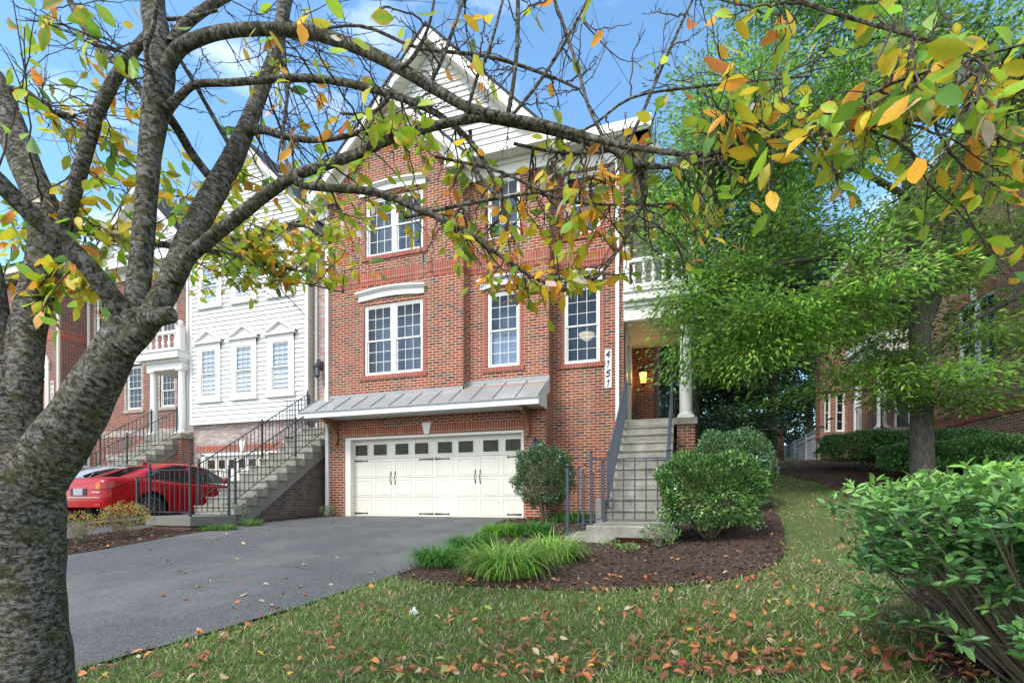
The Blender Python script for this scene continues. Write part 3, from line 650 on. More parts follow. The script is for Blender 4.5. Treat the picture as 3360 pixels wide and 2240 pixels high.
# ================================================================ the brick townhouse in the middle
H = empty('brick_townhouse', (-5.3, 12, 0)); tag(H, 'three storey red brick townhouse with a two car garage and standing seam awning, number 4151', 'townhouse')
YA, YB, YC, X0, X1, X2, X3 = 11.6, 11.86, 12.31, -9.28, -5.235, -3.12, -1.415
m = MB()
wall(m, X0, X2, -.6, 3.20, YA, [(-8.72, -3.67, -.6, 2.11)], .30)
W1, W1u, W2, W2u, W3, W3u = (-8.10, -6.36, 3.71, 5.57), (-8.06, -6.35, 6.84, 8.36), (-4.70, -3.86, 3.71, 5.57), (-4.70, -3.85, 6.86, 8.36), (-2.86, -1.98, 3.75, 5.63), (-2.86, -1.97, 6.87, 8.38)
wall(m, X0, X1, 3.20, 8.75, YA, [W1, W1u])
cx1 = (X0 + X1) / 2
m.quad((X0, YA, 8.75), (X1, YA, 8.75), (cx1, YA, 10.85))
wall(m, X1, X2, 3.0, 8.9, YB, [W2, W2u]); wall(m, X2, X3, -.6, 9.0, YC, [W3, W3u])
m.quad((X1, YA, 3.0), (X1, YB, 3.0), (X1, YB, 8.9), (X1, YA, 8.9))
m.quad((X2, YA, -.6), (X2, YC, -.6), (X2, YC, 3.0), (X2, YA, 3.0)); m.quad((X2, YB, 3.0), (X2, YC, 3.0), (X2, YC, 9.0), (X2, YB, 9.0)); m.quad((X2, YA, 3.0), (X2, YB, 3.0), (X2, YB, 3.2), (X2, YA, 3.2))
m.quad((X1, YA, 3.2), (X2, YA, 3.2), (X2, YB, 3.2), (X1, YB, 3.2))
m.quad((X0, YA, -.6), (X0, YA, 9), (X0, 20, 9), (X0, 20, -.6))
DW = (12.75, 13.72, 2.32, 4.45)     # side door in the wall facing +x
for (a, b, c, d) in ((YC, DW[0], -.6, 9), (DW[1], 20, -.6, 9), (DW[0], DW[1], -.6, DW[2]), (DW[0], DW[1], DW[3], 9)): m.quad((X3, a, c), (X3, b, c), (X3, b, d), (X3, a, d))
# bay beyond the porch
m.quad((X3, 14.5, 0), (-.86, 14.5, 0), (-.86, 14.5, 6.3), (X3, 14.5, 6.3)); m.quad((-.86, 14.5, 0), (-.86, 17.5, 0), (-.86, 17.5, 6.3), (-.86, 14.5, 6.3)); m.quad((X0, 20, -.6), (X3, 20, -.6), (X3, 20, 9), (X0, 20, 9))
m.build('wall', 'brick_red', H)
s = MB(); siding(s, X3, -.86, 6.3, 9.0, 14.5, .13); s.box(-.92, -.84, 14.46, 17.5, 6.3, 9.0); s.build('side_siding', 'beige_siding', H)
# white garage reveal, threshold, lintel, keystone
m = MB(); m.box(-8.719, -8.55, YA + .02, YA + .28, 0.006, 2.05); m.box(-3.72, -3.671, YA + .02, YA + .28, .006, 2.05); m.box(-8.719, -3.671, YA + .02, YA + .28, 2.045, 2.109); m.build('garage_frame', 'door_cream', H)
m = MB(); m.box(-8.72, -3.67, YA - .03, YA + .3, -.08, .012); m.build('threshold', 'concrete', H)
def gw(px0, px1):
    f = lambda p: (YA + .2) * math.tan(math.atan((p - 1680) / FPX) - TH); return (f(px0), f(px1), 1.63, 1.915)
garage_door(H, -8.55, -3.72, 2.05, YA + .20, [gw(*p) for p in ((1167, 1207), (1227, 1270), (1298, 1341), (1362, 1406), (1437, 1484), (1505, 1553), (1586, 1636), (1659, 1709))], z0=.012)
m = MB(); m.box(-8.80, -3.64, YA - .014, YA + .02, 2.112, 2.33); m.build('brick_lintel', 'brick_lintel', H)
m = MB(); m.prism([(-6.30, 2.10), (-6.17, 2.10), (-6.10, 2.40), (-6.37, 2.40)], YA - .045, YA + .0); m.build('keystone', 'keystone', H, bevel=.006)
# soldier bands
m = MB()
for z0, z1 in ((6.185, 6.425), (6.09, 6.18)):
    k = .014 if z0 > 6.1 else .006
    m.box(X0 - .0, X1 + k, YA - k, YA + .01, z0, z1); m.box(X1 + .001, X1 + k, YA + .01, YB - k, z0, z1); m.box(X1 + k, X2 + k, YB - k, YB + .01, z0, z1); m.box(X2 + .001, X2 + k, YB + .01, YC - k, z0, z1); m.box(X2 + k, X3 + .0, YC - k, YC + .01, z0, z1)
m.build('soldier_course', 'brick_soldier', H)
for wv, y in ((W1, YA), (W1u, YA), (W2, YB), (W2u, YB), (W3, YC), (W3u, YC)):
    for a, b in ((wv[0] - .105, wv[0] - .001), (wv[1] + .001, wv[1] + .105)): j = MB(); j.box(a, b, y - .008, y + .02, wv[2], wv[3]); j.build('window_jamb', 'brick_jamb', H)
    s = MB(); s.box(wv[0] - .13, wv[1] + .13, y - .035, y + .02, wv[2] - .11, wv[2] - .001); s.build('window_sill', 'brick_soldier', H)
window(H, *W1, YA + .03, units=2); window(H, *W1u, YA + .03, units=2, rows=2)
window(H, *W2, YB + .03, low='pale_shade'); window(H, *W2u, YB + .03, rows=2)
window(H, *W3, YC + .03, bd=.75); window(H, *W3u, YC + .03, rows=2)
header(H, -8.31, -6.25, 5.68, 5.91, .07, YA); header(H, -4.94, -3.70, 5.65, 5.87, .08, YB); header(H, -3.03, -1.86, 5.70, 5.90, .08, YC)
header(H, -8.28, -6.2, 8.44, 8.66, .07, YA)
# awning: soffit box, fascia, standing seam roof
aw = MB(); F0, F1, ZF = -9.62, -3.13, 2.71
aw.box(F0, F1 - .0, 10.88, 10.91, 2.56, ZF); aw.box(F0 + .0, F1, 10.911, YA + .0, 2.585, 2.60)
aw.prism([(10.88, 2.56), (10.88, ZF), (YB - .003, 3.33), (YB - .003, 3.0), (YA - .003, 2.9), (YA - .003, 2.56)], F1 - .001, F1 + .03, 'x')
aw.prism([(10.90, 2.56), (10.90, ZF), (YA, 3.14), (YA, 2.56)], F0 - .02, F0 + .005, 'x')
aw.build('awning_fascia', 'grey_trim', H)
r = MB(); k1 = (3.155 - ZF) / (YA - 10.86)
def rz(y): return ZF + .012 + (y - 10.86) * k1
r.quad((F0 - .03, 10.86, rz(10.86)), (X1, 10.86, rz(10.86)), (X1, YA, rz(YA)), (F0 - .03, YA, rz(YA)))
r.quad((X1, 10.86, rz(10.86)), (F1 + .04, 10.86, rz(10.86)), (F1 + .04, YB, rz(YB)), (X1, YB, rz(YB)))
r.box(F0 - .03, F1 + .04, 10.852, 10.86, ZF - .012, ZF + .013)
r.box(X0, X1 + .02, YA - .02, YA - .001, rz(YA) - .02, rz(YA) + .09); r.box(X1 + .02, F1 + .03, YB - .02, YB - .001, rz(YB) - .02, rz(YB) + .09)
r.prism([(YA - .02, rz(YA)), (YA - .02, rz(YA) + .09), (YB, rz(YB) + .09), (YB, rz(YB))], X1 + .001, X1 + .02, 'x')
ro = r.build('awning_roof', 'metal_roof', H)
sm = MB(); nS = 12
for k in range(nS + 1):
    x = F0 + .02 + (F1 - F0) * k / nS; ye = YA - .02 if x < X1 else YB - .02
    sm.bar((x, 10.87, rz(10.87) + .014), (x, ye, rz(ye) + .014), .010, .028)
sm.build('roof_seam', 'metal_roof', ro)
for x in (-8.95, -3.56):
    b = MB(); b.box(x - .05, x + .05, YA - .09, YA - .001, 2.0, 2.56); b.box(x - .05, x + .05, YA - .60, YA - .09, 2.47, 2.56)
    n = 8; arc = [(YA - .58 + .50 * math.sin(t) * 1.0, 2.47 - .0 - .45 * (1 - math.cos(t))) for t in np.linspace(0, math.pi / 2, n)]
    b.prism(arc + [(p[0] + .0, p[1] + 0) for p in []] + [(p + .075, min(q + .035, 2.47)) for p, q in arc[::-1]], x - .042, x + .042, 'x')
    b.box(x - .045, x + .045, YA - .12, YA, 1.93, 2.0); b.build('wood_bracket', 'wood_bracket', H, bevel=.008)
# eaves, gables
gable_trim(H, cx1, 2.35, 8.62, 10.95, YA, .32, .24, 5)
xc2 = -6.2; hw2 = 3.42
g = MB(); siding(g, 0, 0, 8.95, 12.0, YB - .02, .15, lambda z: (xc2 - max(0, (12.0 - z) / 1.08), xc2 + max(0, (12.0 - z) / 1.08))); g.prism([(xc2 - 2.9, 8.9), (xc2 + 2.9, 8.9), (xc2, 12.0)], YB - .02, YB + .1); g.build('gable_siding', 'white_siding', H)
gable_trim(H, xc2, hw2, 8.72, 12.35, YB, .40, .30, 8)
for nm, bs in (('gable_cornice', ((X1 + .02, X2 + .35, YB - .44, YB, 8.72, 8.78), (X1 + .02, X2 + .35, YB - .46, YB - .40, 8.70, 8.90))), ('frieze_board', ((X1 + .02, X2 + .05, YB - .06, YB, 8.38, 8.719), (X1 + .02, X2 + .06, YB - .12, YB - .05, 8.62, 8.718))),
               ('cornice_return', ((X1 - .36, X1 + .019, YA - .34, YB, 8.50, 8.80),)), ('cornice_return', ((X0 - .40, X0 + .28, YA - .34, YA, 8.45, 8.76), (X0 - .30, X0, YA - .01, YA + .5, 8.1, 8.46))),
               ('gutter', ((X2 + .36, X3 + .60, YC - .42, YC, 8.80, 8.86), (X2 + .36, X3 + .6, YC - .47, YC - .38, 8.84, 9.06))), ('frieze_board', ((X2, X3 + .06, YC - .06, YC, 8.42, 8.799), (X2 + .01, X3 + .09, YC - .14, YC - .05, 8.68, 8.79))),
               ('side_gutter', ((X3 + .601, X3 + .662, YC - .468, YC - .378, 8.80, 9.085), (X3 + .061, X3 + .61, YC - .38, 20, 8.80, 8.86), (X3 + .6, X3 + .66, YC - .379, 20, 8.80, 9.08))), ('side_frieze', ((X3 + .001, X3 + .06, YC, 20, 8.42, 8.8),))):
    m = MB(); [m.box(*b) for b in bs]; m.build(nm, 'white_trim', H, bevel=.01)
m = MB(); m.quad((X2 - .5, YC - .45, 9.06), (X3 + .66, YC - .45, 9.06), (X3 - 3.5, 17, 11.0), (X2 - .5, 17, 11.0)); m.quad((X3 + .66, YC - .45, 9.06), (X3 + .66, 20, 9.06), (X3 - 3.5, 17, 11.0)); m.build('main_roof', 'shingle', H)
downspout(H, -1.56, YC, .1, 8.8); downspout(H, X0 + .03, YA, -.0, 8.3, True, 'corner_downspout')
XL_ = 12.75 * math.tan(math.atan((1925 - 1680) / FPX) - TH)
# chandelier bowl seen through the right hand window
bw = empty('pendant_lamp', (XL_, 12.75, 4.55)); tag(bw, 'glowing alabaster bowl lamp hanging inside the window nearest the front door', 'lamp')
b = MB(); b.lathe([(.01, -.145), (.07, -.13), (.14, -.08), (.19, -.01), (.205, .03), (.19, .03)], (XL_, 12.75, 4.56), 20); b.build('lamp_bowl', 'alabaster', bw, True)
b = MB(); b.tube([(XL_, 12.75, 4.59), (XL_, 12.75, 5.6)], .008, 6); [b.tube([(XL_, 12.75, 4.8), (XL_ + .2 * math.cos(t), 12.75 + .2 * math.sin(t), 4.59)], .004, 4) for t in (0, 2.1, 4.2)]; b.build('chain', 'iron', bw)
# front door (in the side wall) and its white casing
d = MB(); d.box(X3 - .10, X3 - .05, DW[0] + .08, DW[1] - .08, DW[2], DW[3] - .08)
for a, b_ in ((2.45, 3.2), (3.35, 4.2)):
    for c, e in ((DW[0] + .18, 13.2), (13.27, DW[1] - .18)): d.box(X3 - .055, X3 - .042, c, e, a, b_)
do = d.build('front_door', 'white_trim', H); f = MB(); f.box(X3 - .1, X3 + .03, DW[0] - .08, DW[0] + .08, DW[2], DW[3] + .05); f.box(X3 - .1, X3 + .03, DW[1] - .08, DW[1] + .08, DW[2], DW[3] + .05); f.box(X3 - .1, X3 + .04, DW[0] - .10, DW[1] + .10, DW[3] - .02, DW[3] + .14); f.build('door_casing', 'white_trim', H)
k = MB(); k.tube([(X3 + .0, DW[0] + .2, 3.3), (X3 + .09, DW[0] + .2, 3.3), (X3 + .09, DW[0] + .32, 3.3)], .014, 8); k.box(X3 - .04, X3 + .005, DW[0] + .16, DW[0] + .24, 3.2, 3.5); k.build('handle', 'black', do)
# porch
PX = .16; p = MB(); p.box(X3 + .001, PX + .06, 12.18, 14.46, 2.14, 2.30); p.build('porch_floor', 'concrete', H, bevel=.012)
p = MB(); p.box(-.22, .17, 12.25, 12.62, -.2, 2.139); p.box(-.22, .17, 12.621, 14.4, -.2, 2.139); p.build('porch_pier', 'brick_red', H)
p = MB(); column(p, -.03, 12.42, 2.30, 4.62); p.build('column', 'white_trim', H, True)
p = MB(); column(p, -.03, 14.25, 2.30, 4.62); p.build('column', 'white_trim', H, True)
p = MB(); p.box(X3 + .002, PX, 12.22, 14.48, 4.62, 4.93); p.box(X3 + .002, PX + .05, 12.16, 14.46, 4.93, 4.98); p.box(X3 + .002, PX + .12, 12.08, 14.47, 5.03, 5.22); p.box(X3 + .002, PX + .16, 12.04, 14.469, 5.22, 5.28); p.build('porch_entablature', 'white_trim', H, bevel=.008)
p = MB(); p.box(X3 + .01, PX - .2, 12.42, 14.4, 4.66, 4.72); p.box(X3 + .004, PX - .25, 12.40, 14.45, 4.600, 4.617); p.build('porch_ceiling', 'soffit', H)
dentils(H, X3 + .02, PX + .02, 12.21, 4.98); balustrade(H, X3 + .14, PX - .14, 12.2, 5.3, .72, 6)
m = MB(); m.box(X3 + .01, -.87, 14.1, 14.46, 2.3, 2.31); 
lantern('wall_lantern', 'lit amber lantern on the brick beside the front door of the middle house', -1.12, 14.5, 3.85, (0, -1), True, s=1.25)
lantern('garage_lantern', 'weathered grey lantern on the brick between garage and clipped shrub', -3.36, YA, 1.62, (0, -1), False, 'iron_slate', 1.15)
numbers('white vertical plaque reading 4151 beside the downspout of the middle house', '4151', -1.78, YC, 4.02, .92, .165)

# steps of the middle house
XL, XR = -1.39, -.28
S = empty('front_steps', (-.85, 9.2, 0)); tag(S, 'long straight flight of grey concrete steps up to the middle house porch', 'steps', 'concrete front steps')
steps(S, XL, XR, 9.3, .06, 11, .2036, .29)
m = MB(); m.box(XL - .03, XR + .12, 7.55, 9.32, -.12, .055); m.prism([(XL - .03, .05), (XL - .03, -.42), (XL + .02, -.42), (XL + .42, -.119), (XR + .1, -.119), (XR + .1, .05)], 7.545, 7.70); m.build('landing', 'concrete', S, bevel=.012)
m = MB(); m.box(XL + .05, XR + .05, 7.68, 9.3, -.5, -.121); m.build('landing_base', 'brick_footing', S)
m = MB(); m.box(XL - .38, XL - .032, 7.62, 8.9, -.34, -.10); m.box(XL - .75, XL - .382, 7.66, 8.86, -.5, -.25); m.build('side_step', 'concrete', S, bevel=.012)
m = MB(); m.box(XL - .17, XL - .002, 9.2, 9.5, -.3, .45); m.build('side_block', 'concrete', S, bevel=.01)
sl2 = .2036 / .29
def onst(x, y, y0=9.3, z0=.06, rise=.2036, run=.29): return (x, y, z0 + rise + (y - y0) * rise / run if y > y0 else z0)
Gs = 'slate painted iron railings of the middle house steps'
railing('slate grey iron handrail climbing the left edge of the middle house steps', [onst(XL + .03, 9.36), onst(XL + .03, 12.25)], .90, 'iron_slate', posts=(0, 1), group=Gs)
railing('slate grey iron handrail climbing the right edge of the middle house steps', [onst(XR - .05, 9.36), onst(XR - .05, 12.25)], .90, 'iron_slate', posts=(0, 1), group=Gs)
railing('low iron railing across the front of the landing below the middle house steps', [(XL + .03, 7.62, .055), (XR + .04, 7.62, .055)], .98, 'iron_slate', sp=.165, posts=(0, 1), group=Gs, ph=1.06, bw=.018)
railing('short iron railing on the far side of the landing dropping to the walk', [(XL + .02, 8.9, .055), (XL - .33, 8.9, -.10)], .93, 'iron_slate', sp=.17, posts=(0, 1), group=Gs, ph=1.02, bw=.018)
railing('short iron railing beside the grass clump dropping from landing to walk', [(XL + .0, 7.64, .055), (XL - .33, 7.64, -.10)], .93, 'iron_slate', sp=.17, posts=(1,), group=Gs, ph=1.02, bw=.018)
railing('iron railing along the far edge of the lit porch', [(X3 + .12, 14.3, 2.30), (-.2, 14.3, 2.30)], .95, 'iron', posts=(0,), group='black iron porch railings')
railing('iron railing down the outer edge of the middle porch', [(-.03, 12.6, 2.30), (-.03, 14.1, 2.30)], .95, 'iron', posts=(0,), group='black iron porch railings')
# ================================================================ white neighbour (left)
N1 = empty('white_townhouse', (-13, 14, 0)); tag(N1, 'white clapboard townhouse with three pedimented windows above its garage', 'townhouse')
YS, YW, YG = 13.6, 13.9, 13.72; A0, A1 = -16.76, -11.64; xcb = (A0 + A1) / 2
m = MB(); wall(m, -11.7, -9.3, -.4, 9.2, YW); wall(m, -16.76, -11.66, -.4, 3.2, YG, [(-16.42, -12.5, -.4, 2.12)], .2); m.quad((-11.66, YG, -.4), (-11.66, YW, -.4), (-11.66, YW, 3.2), (-11.66, YG, 3.2)); m.build('wall', 'brick_pale', N1)
m = MB(); siding(m, A0 + .09, A1 - .09, 3.24, 9.3, YS, .155); siding(m, 0, 0, 9.3, 12.3, YS, .155, lambda z: (xcb - max(0, (12.3 - z) * .98), xcb + max(0, (12.3 - z) * .98))); m.box(A0 + .02, A1 - .02, YS + .001, YW, 3.2, 9.3); m.prism([(xcb - 2.9, 9.3), (xcb + 2.9, 9.3), (xcb, 12.3)], YS + .001, YS + .1)
m.build('siding', 'white_siding', N1)
m = MB(); z = 3.24
while z < 9.2: m.quad((A1 + .02, YS + .02, z), (A1 + .02, YW, z), (A1 - .0, YW, z + .155), (A1 - .0, YS + .02, z + .155)); z += .155
m.box(A1 - .03, A1 - .001, YS + .02, YW, 3.2, 9.3); m.build('side_siding', 'beige_siding', N1)
m = MB(); m.box(A0 - .0, A0 + .10, YS - .035, YS + .05, 3.16, 9.3); m.box(A1 - .10, A1 + .03, YS - .035, YS + .05, 3.16, 9.3); m.box(A0, A1 + .03, YS - .04, YG, 3.10, 3.20); m.build('corner_board', 'white_trim', N1)
gable_trim(N1, xcb, 3.1, 9.35, 12.65, YS, .35, .28, 6)
for nm, b in (('cornice', (A1 + .451, -9.2, YS + .1, YW + .1, 9.05, 9.25)), ('cornice_return', (A1 - .35, A1 + .45, YS - .3, YS + .6, 9.0, 9.3)), ('frieze_board', (A1 + .03, -9.3, YW - .06, YW, 8.55, 8.999)), ('cornice_return', (A0 - .5, A0 + .3, YS - .3, YS + .6, 9.0, 9.3))): m = MB(); m.box(*b); m.build(nm, 'white_trim', N1)
m = MB(); m.quad((-17, 13.2, 9.3), (-9.3, 13.2, 9.3), (-9.3, 19, 13.2), (-17, 19, 13.2)); m.build('main_roof', 'shingle', N1)
def ped_win(x0, x1, z0, z1, ped, bl):
    y = YS - .10
    f = MB(); t = .17
    f.box(x0 - t, x0 + .01, y + .03, YS, z0 - .16, z1 + .2); f.box(x1 - .01, x1 + t, y + .03, YS, z0 - .16, z1 + .2); f.box(x0 - t, x1 + t, y + .025, YS, z1 - .01, z1 + .2); f.box(x0 - t - .03, x1 + t + .03, y + .0, YS, z0 - .18, z0 + .01)
    if ped:
        a, b, zb, c = x0 - t - .12, x1 + t + .12, z1 + .2, (x0 + x1) / 2
        f.box(a, b, y - .06, YS, zb, zb + .08); f.prism([(a + .08, zb + .08), (b - .08, zb + .08), (c, zb + .42)], y + .02, YS)
        for s in (-1, 1): f.prism([(c, zb + .40), (c, zb + .48), (c + s * (b - c), zb + .10), (c + s * (b - c), zb + .02)][::-s], y - .07, YS - .001)
    tr = f.build('window_surround', 'white_trim', N1, bevel=.006)
    window(N1, x0, x1, z0, z1, y - .0 + .02, rows=2, bd=.105, back='dark_room', blinds=bl, fw=.03)
for (a, b) in ((-16.20, -15.47), (-14.63, -13.88), (-13.08, -12.32)): ped_win(a, b, 4.03, 5.70, True, True)
for (a, b) in ((-16.17, -15.42), (-14.63, -13.88), (-13.10, -12.36)): ped_win(a, b, 7.32, 8.75, False, a > -15)
m = MB(); m.box(-16.6, -12.4, YG - .014, YG + .01, 2.14, 2.36); m.build('brick_lintel', 'brick_lintel', N1)
m = MB(); m.prism([(-14.55, 2.12), (-14.42, 2.12), (-14.35, 2.48), (-14.62, 2.48)], YG - .04, YG); m.build('keystone', 'keystone', N1)
m = MB(); m.box(-16.419, -16.25, YG + .02, YG + .2, -.4, 2.06); m.box(-12.55, -12.501, YG + .02, YG + .2, -.4, 2.06); m.box(-16.419, -12.501, YG + .02, YG + .2, 2.0, 2.119); m.build('garage_frame', 'door_cream', N1)
W = (16.25 - 12.55) / 8
garage_door(N1, -16.25, -12.55, 2.0, YG + .12, [(-16.25 + W * k + .08, -16.25 + W * (k + 1) - .08, 1.55, 1.86) for k in range(8)], hinges=True, z0=-.05)
downspout(N1, -11.52, YW, 2.5, 9.0, False); downspout(N1, A0 - .14, YS + .05, -.1, 9.0, True)
d = MB(); d.box(-10.35, -9.4, YW - .02, YW + .02, 2.55, 4.6); d.build('front_door', 'white_trim', N1)
lantern('wall_lantern', 'unlit black lantern on the pale brick left of the middle house', -11.33, YW, 4.72, (0, -1), False, s=1.2)
numbers('white vertical plaque reading 4153 half hidden by the corner of the middle house', '4153', -11.13, YW, 4.10, .95, .17)
S = empty('front_steps', (-10, 9, 0)); tag(S, 'weathered concrete steps over blackened brick left of the driveway', 'steps', 'concrete front steps')
steps(S, -10.6, -9.42, 8.7, .11, 12, .2, .31)
m = MB(); m.box(-10.65, -9.40, 7.62, 8.72, -.09, .10); m.build('landing', 'concrete_dark', S, bevel=.01)
m = MB(); m.box(-10.55, -9.5, 7.7, 8.75, -.6, -.091); m.build('landing_base', 'brick_footing', S)
m = MB(); m.box(-11.6, -9.42, 12.42, YW - .03, 2.35, 2.51); m.build('upper_landing', 'concrete', S); m = MB(); m.box(-11.55, -9.5, 12.5, YW - .03, -.4, 2.349); m.build('landing_wall', 'brick_pale', S)
Gn = 'black iron railings of the steps left of the driveway'
on = lambda x, y: onst(x, y, 8.7, .11, .2, .31)
m4 = railing('black iron handrail on the driveway side of the left hand steps', [on(-9.46, 8.76), on(-9.46, 10.6), on(-9.46, 12.3)], .9, 'iron', posts=(0, 1, 2), group=Gn, sp=.125)
railing('black iron handrail on the car side of the left hand steps', [on(-10.54, 8.76), on(-10.54, 10.6), on(-10.54, 12.3)], .9, 'iron', posts=(0, 1, 2), group=Gn, sp=.125)
railing('black iron railing round the low landing behind the orange azaleas', [(-10.6, 7.68, .10), (-9.47, 7.68, .10), (-9.47, 8.6, .10)], .95, 'iron', posts=(0, 1, 2), group=Gn, ph=1.03, sp=.14)
railing('black iron railing dropping from the low landing beside the red car', [(-10.62, 7.70, .10), (-11.0, 7.70, -.08)], .9, 'iron', posts=(1,), group=Gn, sp=.15)
railing('black iron railing closing the top landing under the white siding', [(-9.5, 12.4, 2.51), (-9.5, 13.8, 2.51)], .92, 'iron', posts=(0,), group=Gn, sp=.13)
railing('black iron railing on the top landing left end under the white siding', [(-10.6, 12.45, 2.51), (-11.55, 12.45, 2.51)], .92, 'iron', posts=(0,), group=Gn, sp=.13)

# ================================================================ brick neighbour with the small porch
N2 = empty('brick_townhouse', (-20.5, 15, 0)); tag(N2, 'red brick townhouse with a white columned porch and balustrade behind the big leaning limb', 'townhouse')
YN = 14.85; m = MB(); Wn = [(-23.68, -22.98, 7.34, 8.95), (-21.83, -20.98, 4.14, 5.92), (-19.92, -19.14, 4.14, 5.5), (-19.9, -19.15, 7.1, 8.5)]
wall(m, -24.2, -16.8, -.4, 9.8, YN, Wn + [(-22.9, -18.9, -.4, 2.1)], .12); m.build('wall', 'brick_left', N2)
for k, wv in enumerate(Wn): window(N2, *wv, YN + .03, blinds=True, back='dark_room', rows=2 if k != 1 else 3)
m = MB()
for wv in Wn: m.box(wv[0] - .13, wv[0], YN - .008, YN + .02, wv[2], wv[3]); m.box(wv[1], wv[1] + .13, YN - .008, YN + .02, wv[2], wv[3]); m.box(wv[0] - .16, wv[1] + .16, YN - .04, YN + .02, wv[2] - .13, wv[2])
m.build('window_trim', 'brick_pale', N2)
m = MB(); m.box(-24.2, -16.8, YN - .014, YN + .01, 3.05, 3.3); m.box(-24.2, -16.8, YN - .014, YN + .01, 6.2, 6.45); m.box(-23.1, -18.7, YN - .012, YN + .01, 2.12, 2.35); m.build('soldier_course', 'brick_pale', N2)
for b in ((-23.85, -22.8, YN - .06, YN, 9.0, 9.25), (-22.0, -20.8, YN - .06, YN, 5.97, 6.15)): m = MB(); m.box(*b); m.build('window_header', 'white_trim', N2)
m = MB(); m.box(-24.3, -16.8, YN - .45, YN, 9.8, 10.05); m.box(-24.3, -16.8, YN - .05, YN, 9.45, 9.8); m.build('cornice', 'white_trim', N2)
m = MB(); m.quad((-24.5, YN - .4, 10.05), (-16.6, YN - .4, 10.05), (-16.6, 20, 13), (-24.5, 20, 13)); m.build('roof', 'shingle', N2)
m = MB(); siding(m, 0, 0, 10.0, 12.6, YN - .3, .16, lambda z: (-20.5 - max(0, 12.6 - z), -20.5 + max(0, 12.6 - z))); m.build('gable_siding', 'white_siding', N2); gable_trim(N2, -20.5, 3.0, 9.9, 12.9, YN - .3, .3, .28, 5)
garage_door(N2, -22.8, -18.95, 2.0, YN + .1, [(-22.8 + .48 * k + .08, -22.8 + .48 * (k + 1) - .08, 1.5, 1.8) for k in range(8)], z0=-.1, hinges=False)
m = MB(); m.box(-22.9, -22.72, YN - .02, YN + .1, -.3, 2.1); m.box(-18.97, -18.85, YN - .02, YN + .1, -.3, 2.1); m.box(-22.9, -18.85, YN - .02, YN + .1, 2.0, 2.115); m.build('garage_frame', 'door_cream', N2)
downspout(N2, -24.08, YN, 0, 9.6)
PY = 13.45
m = MB(); column(m, -18.36, PY, 2.80, 5.08, .125); m.build('column', 'white_trim', N2, True); m = MB(); column(m, -16.98, PY, 2.80, 5.08, .125); m.build('column', 'white_trim', N2, True)
m = MB(); m.box(-18.55, -16.82, PY - .14, YN, 5.08, 5.32); m.box(-18.85, -16.75, PY - .36, YN, 5.42, 5.66); m.box(-18.88, -16.72, PY - .4, YN, 5.66, 5.71); m.build('porch_entablature', 'white_trim', N2, bevel=.008); dentils(N2, -18.6, -16.8, PY - .2, 5.35, .055)
m = MB(); m.box(-18.68, -16.79, PY - .2, YN, 5.321, 5.42); m.build('porch_frieze', 'white_trim', N2)
balustrade(N2, -18.52, -17.02, PY - .1, 5.72, .72, 5, .2)
m = MB(); m.box(-18.6, -16.8, PY - .2, YN, 2.62, 2.79); m.build('porch_floor', 'concrete', N2); m = MB(); m.box(-17.25, -16.85, PY - .15, YN, -.3, 2.619); m.build('porch_pier', 'brick_left', N2)
lantern('wall_lantern', 'unlit black lantern hanging between the white columns of the small porch', -17.9, YN, 4.95, (0, -1), False, s=1.4)
S = empty('front_steps', (-17.7, 11.5, 0)); tag(S, 'pale concrete steps rising behind the red car to the small columned porch', 'steps', 'concrete front steps')
steps(S, -18.35, -17.0, 9.75, .18, 12, .2, .305, foot='brick_left')
on2 = lambda x, y: onst(x, y, 9.75, .18, .2, .305)
Gm = 'black iron railings behind the red car'
railing('black iron handrail on the near side of the steps behind the red car', [on2(-17.04, 9.8), on2(-17.04, 11.6), on2(-17.04, 13.3)], .9, 'iron', posts=(0, 1, 2), group=Gm, sp=.13)
railing('black iron handrail on the far side of the steps behind the red car', [on2(-18.3, 9.8), on2(-18.3, 11.6), on2(-18.3, 13.3)], .9, 'iron', posts=(0, 1, 2), group=Gm, sp=.13)
# house 4157
N3 = empty('end_townhouse', (-26, 14, 0)); tag(N3, 'red brick townhouse with an orange front door at the far left', 'townhouse')
YE = 13.87; m = MB(); De = (-26.02, -24.98, 3.42, 5.72)
wall(m, -30, -24.2, -.4, 10, YE, [De], .12); m.quad((-24.2, YE, -.4), (-24.2, 20, -.4), (-24.2, 20, 10), (-24.2, YE, 10)); m.build('wall', 'brick_left', N3)
m = MB(); m.box(-30, -24.19, YE - .014, YE + .01, 7.02, 7.36); m.box(-24.199, -24.186, YE + .01, 14.8, 7.02, 7.36); m.build('soldier_course', 'brick_soldier', N3)
m = MB(); m.box(-25.80, -25.13, YE + .06, YE + .1, 3.42, 5.40)
for a, b in ((3.6, 4.0), (4.1, 4.75), (4.85, 5.3)):
    for c, e in ((-25.72, -25.52), (-25.42, -25.2)): m.box(c, e, YE + .05, YE + .061, a, b)
do = m.build('front_door', 'orange_door', N3); m = MB(); m.lathe([(.03, 0), (.04, .03), (.03, .06)], (-25.74, YE + .03, 4.35), 8); m.build('handle', 'chrome', do)
m = MB(); m.box(-26.06, -25.81, YE - .05, YE + .1, 3.42, 5.95); m.box(-25.12, -24.92, YE - .05, YE + .1, 3.42, 5.95); m.box(-25.81, -25.12, YE - .02, YE + .1, 5.40, 5.48); m.box(-26.1, -24.88, YE - .07, YE, 5.86, 6.02)
n = 14; arc = [(-25.49 + .62 * math.cos(t), 6.02 + .50 * math.sin(t)) for t in np.linspace(0, math.pi, n)]; m.prism(arc[::-1], YE - .05, YE)
